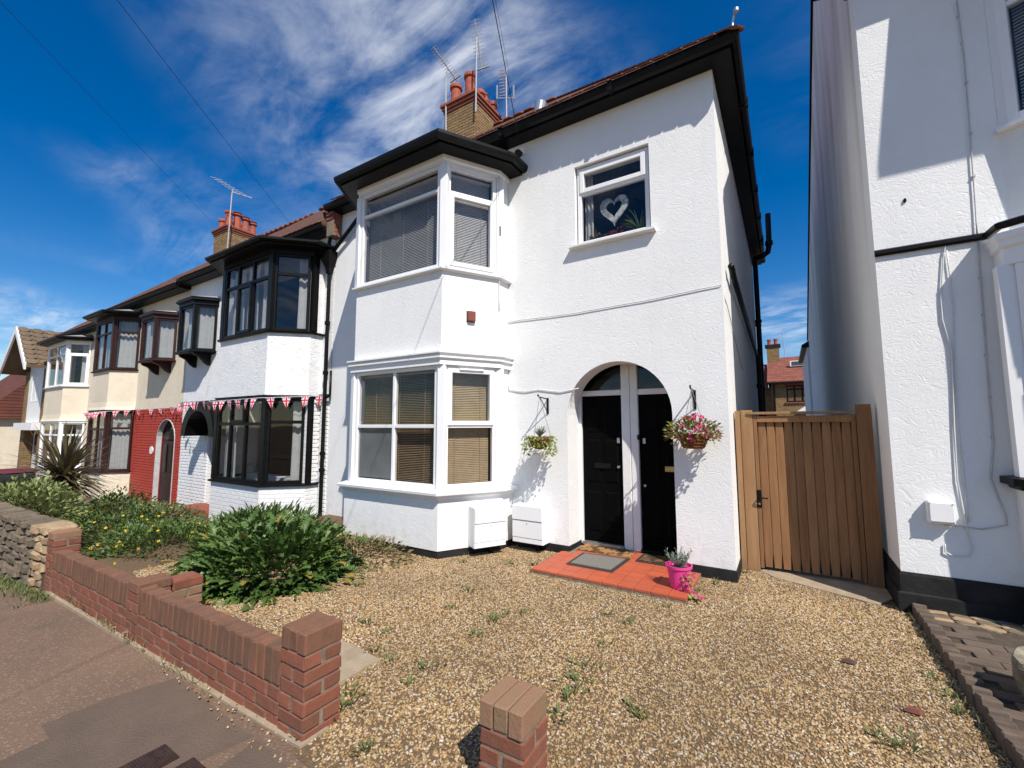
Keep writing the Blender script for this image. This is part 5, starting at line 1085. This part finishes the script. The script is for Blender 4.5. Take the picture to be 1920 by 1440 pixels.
# ------------------------------------------------------------------ hanging baskets on brackets
def bracket(label, x, z, out):
    t = thing('wall_bracket', label, 'bracket', (x,0,z), 'hanging basket brackets on the porch wall')
    MB().box(x-.012,x+.012,-.012,-.0005,z-.11,z+.10).build('back_plate', BLACK, t)
    m = MB(); m.tube([(x,-.01,z+.085),(x,-out,z+.10),(x,-out-.02,z+.13),(x,-out-.035,z+.11)],.008,8); m.build('arm', BLACK, t)
    m = MB(); m.tube([(x,-.01,z-.09),(x,-out*.45,z-.0),(x,-out*.9,z+.095)],.006,8); m.build('brace', BLACK, t); return t
def hook_chains(t, x, y, ztop, zrim, r):
    for k in range(3):
        a = 2.1*k+.5; MB().tube([(x,y,ztop),(x+r*math.cos(a),y+r*math.sin(a),zrim)],.003,5).build('chain', STEEL, t)
bracket('black iron bracket left of the arch holding the lime-leaved basket', -2.635, 1.86, .25); bracket('black iron bracket right of the arch holding the pink-flowered basket', -.825, 1.885, .25)
bl = V(-2.625,-.255,1.40); HB = thing('hanging_basket', 'coir hanging basket with lime trailing leaves left of the arch', 'hanging basket', (bl.x,bl.y,bl.z-.13), 'hanging baskets beside the arch')
hook_chains(HB, bl.x, bl.y, 1.955, bl.z+.06, .14)
MB().lathe((bl.x,bl.y,bl.z-.10),[(.015,0),(.07,.015),(.115,.06),(.14,.13),(.145,.16),(.13,.16)],18).build('basket', COIR, HB, smooth=True)
fo = MB()
for i in range(70): a = rnd.uniform(0,6.28); d = V(math.cos(a)*.5,math.sin(a)*.5,rnd.uniform(.5,1.3)); blade(fo, bl+V(0,0,.05), d, rnd.uniform(.10,.20), .010, rnd.uniform(.3,1.2), 4)
fo.raw('spiky_leaves', LEAF_GREY, HB); fo = MB()
for i in range(430):
    a = rnd.uniform(0,6.28); rr_ = rnd.uniform(.10,.21); dz = rnd.uniform(-.17,.07) if abs(math.cos(a)) > .5 else rnd.uniform(-.06,.07); leaf(fo, bl+V(math.cos(a)*rr_,math.sin(a)*rr_,dz), V(math.cos(a),math.sin(a),rnd.uniform(-.8,.4)), rnd.uniform(.025,.045), .028, .4, rnd.uniform(-1,1))
fo.raw('trailing_leaves', LEAF_LIME, HB)
br = V(-.815,-.265,1.47); HB2 = thing('hanging_basket', 'brown hanging basket of pink and red flowers right of the arch', 'hanging basket', (br.x,br.y,br.z-.13), 'hanging baskets beside the arch')
hook_chains(HB2, br.x, br.y, 1.98, br.z+.05, .14)
bk = MB().lathe((br.x,br.y,br.z-.11),[(.09,0),(.105,.005),(.15,.11),(.155,.15),(.14,.15)],18).build('basket', TERRA_BASKET, HB2, smooth=True)
for k in range(4): MB().lathe((br.x,br.y,br.z-.095+k*.032),[(.1+.0135*(k+.4),0),(.116+.0135*(k+.4),.008),(.1+.0135*(k+.4),.016)],18).build('hoop', TERRA_BASKET, bk)
fo = MB(); fl_ = MB(); fd = MB()
for i in range(820):
    d = udir(.12); p = br+V(d.x*.275,d.y*.21,d.z*.16+.05)*rnd.uniform(.45,1); leaf(fo, p, d+V(0,0,.2), rnd.uniform(.03,.055), .026, .4, rnd.uniform(-1,1))
fo.raw('foliage', leaf_mat('basket_leaf',(0.06,0.11,0.022),(0.34,0.33,0.07)), HB2)
for i in range(62): d = udir(.1); flower(fl_, br+V(d.x*.26,d.y*.21,d.z*.17+.055), d, rnd.uniform(.014,.024))
for i in range(46): d = udir(.1); flower(fd, br+V(d.x*.27,d.y*.2,d.z*.12+.045), d, rnd.uniform(.012,.02))
for i in range(10): d = udir(.5); flower(fl_, br+V(rnd.uniform(-.08,.10),rnd.uniform(-.1,.05),.19+rnd.uniform(0,.05)), d, .03, 6)
tag(fl_.raw('pink_flowers', PINKP, HB2), kind='stuff'); tag(fd.raw('dark_red_flowers', leaf_mat('dark_petal',(0.25,0.015,0.05),(0.40,0.03,0.08)), HB2), kind='stuff')

# pink pot with grey-leaved plant
PP = thing('pink_pot_plant', 'bright pink plastic pot with grey-leaved plant on the step corner', 'plant pot', (-.935,-.60,.055)); pc = V(-.935,-.60,.055)
MB().lathe(pc,[(.075,0),(.08,.004),(.112,.19),(.122,.192),(.124,.215),(.112,.215),(.106,.19),(.09,.17)],24).build('pot', PINK, PP, smooth=False)
MB().lathe(pc,[(.02,.175),(.105,.18),(.02,.19)],16).build('soil', SOIL, PP)
fo = MB()
for i in range(34):
    a = rnd.uniform(0,6.28); d = V(math.cos(a)*rnd.uniform(.1,.75),math.sin(a)*rnd.uniform(.1,.75),1).normalized(); q = pc+V(math.cos(a)*.04,math.sin(a)*.04,.19); ln = rnd.uniform(.09,.20)
    for k in range(26): leaf(fo, q+d*ln*k/26, (d*.6+udir(.2)).normalized(), rnd.uniform(.022,.035), .007, .2, rnd.uniform(-1,1))
fo.raw('foliage', LEAF_GREY, PP); fo = MB(); fl_ = MB()
for i in range(60): p = pc+V(rnd.uniform(.05,.14),rnd.uniform(-.13,-.04),rnd.uniform(.03,.20)); leaf(fo, p, udir(-.1), .03, .02, .4, rnd.uniform(-1,1))
for i in range(16): p = pc+V(rnd.uniform(.06,.15),rnd.uniform(-.14,-.05),rnd.uniform(.0,.2)); flower(fl_, p, V(.3,-1,.3), .016)
fo.raw('trailing_leaves', LEAF_LIME, PP); tag(fl_.raw('flowers', PINKP, PP), kind='stuff')
tf = MB(); tl = MB()
for i in range(24): leaf(tl, V(-.80,-.72,.02)+V(rnd.uniform(-.05,.07),rnd.uniform(-.05,.05),0), udir(.4), .05, .025, .4, rnd.uniform(-1,1))
t = thing('fallen_flowers', 'pink flower trailing on the gravel by the pink pot', 'plant', (-.80,-.72,0)); tl.raw('leaves', LEAF_LIME, t)
for i in range(4): flower(tf, V(-.76,-.73,.05)+V(rnd.uniform(-.06,.06),rnd.uniform(-.04,.04),0), V(0,-.5,1), .02)
tag(tf.raw('flowers', PINKP, t), kind='stuff')

# ------------------------------------------------------------------ meter boxes
def meter_box(label, P, u, n, w_, d_, z0, z1):
    P, u, n = V(*P,0), V(*u,0), V(*n,0); t = thing('meter_box', label, 'meter box', (P.x,P.y,z0), 'white meter boxes under the bay'); up = V(0,0,1)
    def bb(a0,a1,c0,c1,n0,n1): return MB().obox(P+u*(a0+a1)/2+up*(c0+c1)/2+n*(n0+n1)/2, u*(a1-a0)/2, up*(c1-c0)/2, n*(n1-n0)/2)
    bb(0,w_,z0,z1,.002,d_-.012).build('case', UPVC, t, bevel=.006)
    zm = z0+(z1-z0)*.60; zl = z0+(z1-z0)*.14
    bb(.004,w_-.004,zm+.003,z1-.004,d_-.012,d_+.012).build('upper_cover', UPVC, t, bevel=.006)
    bb(.004,w_-.004,zl+.002,zm-.003,d_-.012,d_+.002).build('door', UPVC, t, bevel=.004); bb(.004,w_-.004,z0+.004,zl-.002,d_-.012,d_-.003).build('lower_panel', UPVC, t, bevel=.004)
    c = P+u*w_/2+up*(zm-.03)+n*d_; m = MB(); m.tube([c, c+n*.008],.009,10); m.build('lock', GREY_CABLE, t)
    bb(w_*.6,w_*.6+.05,-.02,z0,.03,.08).build('supply_pipe', BLACK, t)
u_s = (V(*BAY[4])-V(*BAY[3])).normalized(); n_s = V(u_s.y,-u_s.x); ps = V(*BAY[3])+n_s*.072+u_s*.36
meter_box('white meter box on the splayed side of the bay', (ps.x,ps.y), (u_s.x,u_s.y), (n_s.x,n_s.y), .43, .195, .115, .60)
meter_box('white meter box on the flat wall left of the arch', (-3.06,-.001), (1,0), (0,-1), .445, .215, .115, .585)

# ------------------------------------------------------------------ small fittings on the front
al = thing('alarm_box', 'small brown-red alarm box on the bay spandrel', 'alarm box', (-3.5,-.65,3.05))
uu = V(u_s.x,u_s.y,0); nn = V(n_s.x,n_s.y,0); pa = V(*BAY[3],0)+uu*.40
MB().obox(pa+V(0,0,3.03)+nn*.027, uu*.055, nn*.025, V(0,0,.07)).build('cover', mat('brown_plastic',(0.20,0.06,0.045),.5), al, bevel=.012); MB().obox(pa+V(0,0,3.03)+nn*.003, uu*.06, nn*.002, V(0,0,.075)).build('back_plate', BLACK, al)
cv = thing('security_camera', 'small black security camera under the eaves beside the bay', 'camera', (-3.0,-.05,5.5))
m = MB(); m.lathe((-3.0,-.03,5.46),[(.03,0),(.05,.01),(.05,.08),(.03,.09)],12); m.build('mount', UPVC, cv); m = MB(); m.tube([(-3.0,-.04,5.48),(-2.98,-.12,5.42),(-2.95,-.18,5.38)],.022,10); m.build('arm', BLACK, cv)
m = MB(); m.tube([(-3.01,-.12,5.44),(-2.93,-.24,5.33)],.05,14); m.build('body', BLACK, cv); m = MB(); m.tube([(-2.93,-.24,5.33),(-2.925,-.247,5.323)],.04,14); m.build('lens', GLASS_DARK, cv)
# heart and plants on the bedroom sill
HT = thing('heart_ornament', 'silver openwork heart hanging inside the bedroom window', 'ornament', (-1.73,.16,4.15))
def heart(t_, s_): return (16*math.sin(t_)**3*s_, (13*math.cos(t_)-5*math.cos(2*t_)-2*math.cos(3*t_)-math.cos(4*t_))*s_*1.15)
mb = MB(); k = 48; hc = (-1.735,.17,4.39)
for y in (-.012,.012):
    for s_ in (.0118,.0066): mb.v += [V(hc[0]+heart(2*math.pi*i/k,s_)[0], hc[1]+y, hc[2]+heart(2*math.pi*i/k,s_)[1]+(.01 if s_ < .01 else 0)) for i in range(k)]
for i in range(k): j = (i+1)%k; mb.f += [(i,j,k+j,k+i),(2*k+i,2*k+j,3*k+j,3*k+i),(i,j,2*k+j,2*k+i),(k+i,k+j,3*k+j,3*k+i)]
mb.build('heart_ring', mat('pale_silver_wicker',(0.66,0.67,0.66),.5,(0.30,0.31,0.31),16,.8,40,.01,ramp_=(.45,.55)), HT); MB().tube([(-1.735,.17,4.45),(-1.735,.17,4.98)],.002,4).build('cord', STEMM, HT)
SP = thing('spider_plant', 'spider plant in a white pot on the bedroom window sill', 'plant', (-1.43,.21,3.94)); MB().lathe((-1.43,.21,3.94),[(.045,0),(.06,.09),(.062,.10),(.05,.10)],16).build('pot', UPVC, SP)
fo = MB()
for i in range(60): a = rnd.uniform(0,6.28); blade(fo, V(-1.43,.21,4.03), V(math.cos(a)*.8,math.sin(a)*.35,rnd.uniform(.5,1.5)), rnd.uniform(.16,.34), .012, rnd.uniform(.6,1.8), 6)
fo.raw('leaves', LEAF_LIME, SP)
for nm, lb, x, lm in (('red_flower_plant','red-flowered pot plant beside the spider plant',-1.74,REDP),('succulent_plant','small reddish succulent at the left of the window sill',-2.0,REDP)):
    t = thing(nm, lb, 'plant', (x,.21,3.94)); MB().lathe((x,.21,3.94),[(.035,0),(.045,.06),(.04,.06)],14).build('pot', UPVC, t); fo = MB(); 
    for i in range(90): leaf(fo, V(x+rnd.uniform(-.11,.11),.2+rnd.uniform(-.04,.04),4.0+rnd.uniform(0,.10)), udir(.3), .05, .022, .4, rnd.uniform(-1,1))
    fo.raw('leaves', lm if nm != 'succulent_plant' else LEAF_MID, t)
    if nm == 'succulent_plant':
        fo = MB(); [blade(fo, V(x,.2,4.0), V(rnd.uniform(-.5,.5),rnd.uniform(-.2,.2),1), rnd.uniform(.1,.2), .012, .5, 4) for i in range(26)]; fo.raw('shoots', REDP, t)

# ------------------------------------------------------------------ union flag bunting
def flag_mat():
    m = bpy.data.materials.new('union_flag_print'); m.use_nodes = True; t = m.node_tree; bs = t.nodes['Principled BSDF']; bs.inputs['Roughness'].default_value = .7
    uv = N(t, 'ShaderNodeUVMap'); sp = N(t, 'ShaderNodeSeparateXYZ'); t.links.new(uv.outputs[0], sp.inputs[0])
    x = math_node(t, 'ABSOLUTE', math_node(t, 'SUBTRACT', sp.outputs[0], .5)); y = math_node(t, 'ABSOLUTE', math_node(t, 'SUBTRACT', sp.outputs[1], .66))
    cr = math_node(t, 'MINIMUM', x, math_node(t, 'MULTIPLY', y, 1.2)); dg = math_node(t, 'ABSOLUTE', math_node(t, 'SUBTRACT', x, math_node(t, 'MULTIPLY', y, 1.25)))
    def mixer(f, a, b):
        mx = N(t, 'ShaderNodeMix', data_type='RGBA'); t.links.new(f, mx.inputs[0])
        for i, v in ((6,a),(7,b)):
            if isinstance(v, tuple): mx.inputs[i].default_value = (*v, 1)
            else: t.links.new(v, mx.inputs[i])
        return mx.outputs[2]
    c = mixer(math_node(t, 'LESS_THAN', dg, .10), (0.03,0.06,0.26), (0.78,0.76,0.76)); c = mixer(math_node(t, 'LESS_THAN', dg, .04), c, (0.55,0.03,0.06))
    c = mixer(math_node(t, 'LESS_THAN', cr, .16), c, (0.80,0.78,0.78)); c = mixer(math_node(t, 'LESS_THAN', cr, .085), c, (0.60,0.02,0.05))
    t.links.new(c, bs.inputs['Base Color']); return m
FLAG = flag_mat()
BN = thing('bunting', 'string of small union flag pennants hung across the two neighbouring houses', 'bunting', (-12,-.5,2.0))
bp = [V(-7.36,-.05,2.16),V(-7.40,-.32,2.14),V(-7.98,-.90,2.10),V(-9.8,-.90,2.09),V(-10.6,-.55,2.16),V(-11.9,-.55,2.14),V(-13.3,-.12,2.10),V(-14.8,-.06,2.09),V(-16.3,-.10,2.08),V(-16.85,-.66,2.02),V(-18.4,-.66,1.99)]
MB().tube(bp, .004, 5).build('cord', UPVC, BN)
dist = .06; seg = 0; rb = random.Random(4)
for a, b in zip(bp, bp[1:]):
    L_ = (b-a).length
    while dist < L_-.02:
        p = a.lerp(b, dist/L_); d = (b-a).normalized(); nv = V(d.y,-d.x,0)*-1; hw, hh = .085, .215; tw = rb.uniform(-.5,.5) if p.x > -10.5 else rb.uniform(-1.2,1.2); d2 = (d*math.cos(tw)+nv*math.sin(tw)*.6).normalized()
        sw = nv*rb.uniform(-.07,.05)+d*rb.uniform(-.04,.04); th = nv*.0015
        f = [p-d2*hw, p+d2*hw, p+d2*hw*.5+sw*.5-V(0,0,hh*.5)+nv*.012, p+sw-V(0,0,hh), p-d2*hw*.5+sw*.5-V(0,0,hh*.5)+nv*.012]
        me = bpy.data.meshes.new('pennant'); me.from_pydata([tuple(q-BASE[BN]) for q in f], [], [(0,4,2,1),(4,3,2)]); uvl = me.uv_layers.new(name='UVMap'); uvs = [(0,1),(1,1),(.75,.5),(.5,0),(.25,.5)]
        for lp in me.loops: uvl.data[lp.index].uv = uvs[lp.vertex_index]
        o = link('pennant', me, FLAG, BN); sd = o.modifiers.new('cloth', 'SOLIDIFY'); sd.thickness = .002
        dist += rb.uniform(.24,.34)
    dist -= L_

# ------------------------------------------------------------------ aerials and overhead wires
def aerial(label, mast0, mast1, boom0, boom1, n, el, across):
    t = thing('aerial', label, 'aerial', mast0, 'roof aerials'); mast0, mast1, boom0, boom1 = map(Vector, (mast0,mast1,boom0,boom1))
    MB().tube([mast0, mast1], .020, 8).build('mast', ALU, t); MB().bar(boom0, boom1, .022).build('boom', ALU, t)
    ax = Vector(across).normalized()
    for i in range(n):
        p = boom0.lerp(boom1, (i+.3)/n); l_ = el*(.65+.35*i/n)/2; MB().bar(p-ax*l_, p+ax*l_, .008).build('element', ALU, t)
    e = boom0.lerp(boom1,.93); MB().bar(e-ax*el*.6, e+ax*el*.6, .025).build('reflector', ALU, t); MB().bar(mast1, boom0.lerp(boom1,.6), .025).build('clamp', ALU, t)
P3 = lambda x, y, Y=2.72: tuple(pt(x, y, 1, Y))
aerial('tilted aerial left of the near chimney pots', P3(836,245), P3(836,148), P3(812,88,2.3), P3(857,152,3.1), 14, .30, (1,0,.15))
aerial('tall upright aerial on the corner of the near chimney', P3(892,210,2.70), P3(894,60,2.70), P3(890,36,2.6), P3(904,135,2.9), 14, .36, (1,.2,0))
t = thing('aerial', 'upright grid aerial right of the near chimney', 'aerial', P3(950,240,3.6), 'roof aerials'); MB().tube([P3(950,240,3.6),P3(949,130,3.6)],.02,8).build('mast', ALU, t)
for i in range(9): a, b = V(*P3(936,132+i*6,3.6)), V(*P3(948,130+i*6,3.6)); MB().bar(a, b, .016).build('element', ALU, t)
MB().bar(P3(941,130,3.62), P3(946,182,3.62), .02).build('boom', ALU, t); MB().bar(P3(931,184,3.6), P3(964,184,3.6), .022).build('cross_arm', ALU, t)
for x in (932,963): MB().bar(P3(x,160,3.6), P3(x,186,3.6), .03).build('loop_arm', ALU, t)
aerial('aerial on the far chimney of the terrace', P3(426,470,2.72), P3(435,362,2.72), P3(403,333,1.9), P3(458,368,3.6), 8, .55, (.3,1,0))
POLE = CAM-(FWD*FPX+RGT*(1153-960)-UPV*(1220-720))*.0115
def wire(label, a, sag=.10, r=.009):
    a = Vector(a); pts = [a.lerp(POLE, i/16)-V(0,0,sag*4*(i/16)*(1-i/16)) for i in range(17)]
    c = MB(); c.tube(pts, r, 6); o = c.build('overhead_wire', BLACK_MATT, smooth=True); tag(o, label, 'wire', 'overhead wires to the houses')
wire('thick overhead wire running down to the eaves beside the bay', P3(973,262,-.28), .02, .0048)
wire('thin overhead wire reaching the aerial by the near chimney', P3(964,190,3.5), .02, .003)
wire('overhead wire crossing the blue sky to the second roof', P3(548,425,2.9), .05, .004)
wire('overhead wire crossing to the far chimney', P3(396,415,2.9), .08, .004)

# ------------------------------------------------------------------ block paving on the right
PV = ground_poly('paved_drive', mat('joint_sand',(0.06,0.048,0.036),.95,(0.09,0.07,0.05),20,.8,80,.006), [(.86,-4.2),(6,-4.2),(6,-.02),(.86,-.02)], .045, .1)
ra = random.Random(8)
for j in range(30):
    for i in range(9):
        x = 1.0+.21*i+(.105 if j % 2 else 0); y = -.32-j*.107
        if x > 2.75 or (j < 3 and 1.15 < x < 1.5): continue
        block('paver', PAVER, PV, (x,y,.047+ra.uniform(-.003,.003)), (.203,.100,.03), (ra.uniform(-.01,.01),ra.uniform(-.01,.01),ra.uniform(-.01,.01)), .06)
for j in range(16):
    for i in range(3): 
        y = -.06-.09*i; x = .98+.14*j
        if x < 1.9: block('paver', STONE if (i+j)%2 else STONE_PALE, PV, (x,y,.045+ra.uniform(-.004,.004)), (.13,.085,.03), (ra.uniform(-.05,.05),ra.uniform(-.05,.05),ra.uniform(-.5,.5)), .15, .06, ra.randint(0,3))
for j in range(38): block('edging_brick', PAVER, PV, (.875+ra.uniform(-.006,.006),-.05-j*.107,.028+ra.uniform(-.008,.008)), (.09,.104,.125), (R_(-14)+ra.uniform(-.05,.05),ra.uniform(-.04,.04),ra.uniform(-.05,.05)), .08, .03, ra.randint(0,2))
for j in range(2):
    for i in range(4): block('paver', STONE, PV, (1.75+i*.34,-.12-.3*j,.05), (.32,.28,.03), (0,0,ra.uniform(-.03,.03)), .05)
PT = thing('stone_planter', 'rough stone planter with weeds on the right-hand paving', 'planter', (1.22,-1.42,.05)); sc_ = MB()
k = 14; rings = []
for (r_, z_) in ((.16,.05),(.20,.16),(.215,.27),(.20,.30),(.15,.295),(.13,.25)):
    for i in range(k): a = 2*math.pi*i/k; q = r_*(1+.10*math.sin(3*a+z_*9)+.05*math.sin(7*a)); sc_.v.append(V(1.22+q*math.cos(a),-1.42+q*math.sin(a),z_))
for j in range(5):
    for i in range(k): sc_.f.append((j*k+i,j*k+(i+1)%k,(j+1)*k+(i+1)%k,(j+1)*k+i))
sc_.f.append(tuple(range(5*k,6*k))); sc_.build('bowl', mat('lichened_stone',(0.30,0.27,0.20),.95,(0.13,0.115,0.085),9,.8,24,.02), PT)
fo = MB(); [leaf(fo, V(1.22+rnd.uniform(-.1,.1),-1.42+rnd.uniform(-.1,.1),.27), udir(.4), .08, .03, .4, rnd.uniform(-1,1)) for i in range(50)]; fo.raw('weeds', WEED, PT)

# ------------------------------------------------------------------ pavement covers, bin
def cover(label, x0, x1, y0, y1):
    t = thing('stopcock_cover', label, 'cover', ((x0+x1)/2,(y0+y1)/2,gz(-2.6)), 'iron covers in the pavement'); z = gz(-2.6)+.006
    MB().box(x0,x1,y0,y1,z-.04,z).build('frame', IRON, t); lid = MB().box(x0+.008,x1-.008,y0+.008,y1-.008,z,z+.003).build('lid', IRON, t)
    n = int((y1-y0)/.0125)
    for i in range(n): MB().box(x0+.014,x1-.014,y0+.014+i*(y1-y0-.028)/n,y0+.019+i*(y1-y0-.028)/n,z+.003,z+.0055).build('tread', IRON, lid)
cover('rectangular brown iron cover in the pavement, the left one', -2.745,-2.585,-4.30,-4.045); cover('rectangular brown iron cover in the pavement nearest the brick wall', -2.52,-2.365,-4.28,-4.01)
WB = thing('wheelie_bin', 'dark wheelie bin with red lid behind the hedge', 'bin', (-15.2,-2.55,-.42)); q = V(-15.2,-2.55,-.42)
MB().prism([q+V(x,y,.05) for x,y in ((-.22,-.25),(.22,-.25),(.22,.25),(-.22,.25))],[q+V(x,y,.95) for x,y in ((-.28,-.33),(.28,-.33),(.28,.33),(-.28,.33))]).build('body', mat('dark_bin_plastic',(0.03,0.032,0.035),.5), WB, bevel=.02)
MB().prism([q+V(x,y,.955) for x,y in ((-.3,-.35),(.3,-.35),(.3,.36),(-.3,.36))],[q+V(x,y,1.04) for x,y in ((-.25,-.28),(.25,-.28),(.25,.33),(-.25,.33))]).build('lid', mat('red_bin_plastic',(0.11,0.015,0.025),.5), WB, bevel=.015)
for x in (-.24,.24): m = MB(); m.tube([q+V(x-.03,.24,.09),q+V(x+.03,.24,.09)],.09,14); m.build('wheel', BLACK, WB)
MB().tube([q+V(-.24,.37,.98),q+V(.24,.37,.98)],.016,8).build('handle', BLACK, WB)
# gravel odds and ends
for lb, x, y, c_ in (('dry red leaf on the gravel near the kerb',.52,-1.75,(.28,.07,.05)),('brown stone fragment on the gravel by the kerb',.28,-1.3,(.16,.07,.05))):
    m = MB(); p = V(x,y,.014); m.prism([p+V(-.04,-.02,0),p+V(.03,-.03,0),p+V(.05,.01,0),p+V(-.01,.03,0)],[p+V(-.03,-.015,.018),p+V(.025,-.02,.016),p+V(.04,.01,.012),p+V(-.01,.02,.016)]); tag(m.build('stone_fragment', mat('fragment_%d' % int(c_[0]*100),(c_[0]*.6,c_[1]*.8,c_[2]*.8),.9)), lb, 'debris')
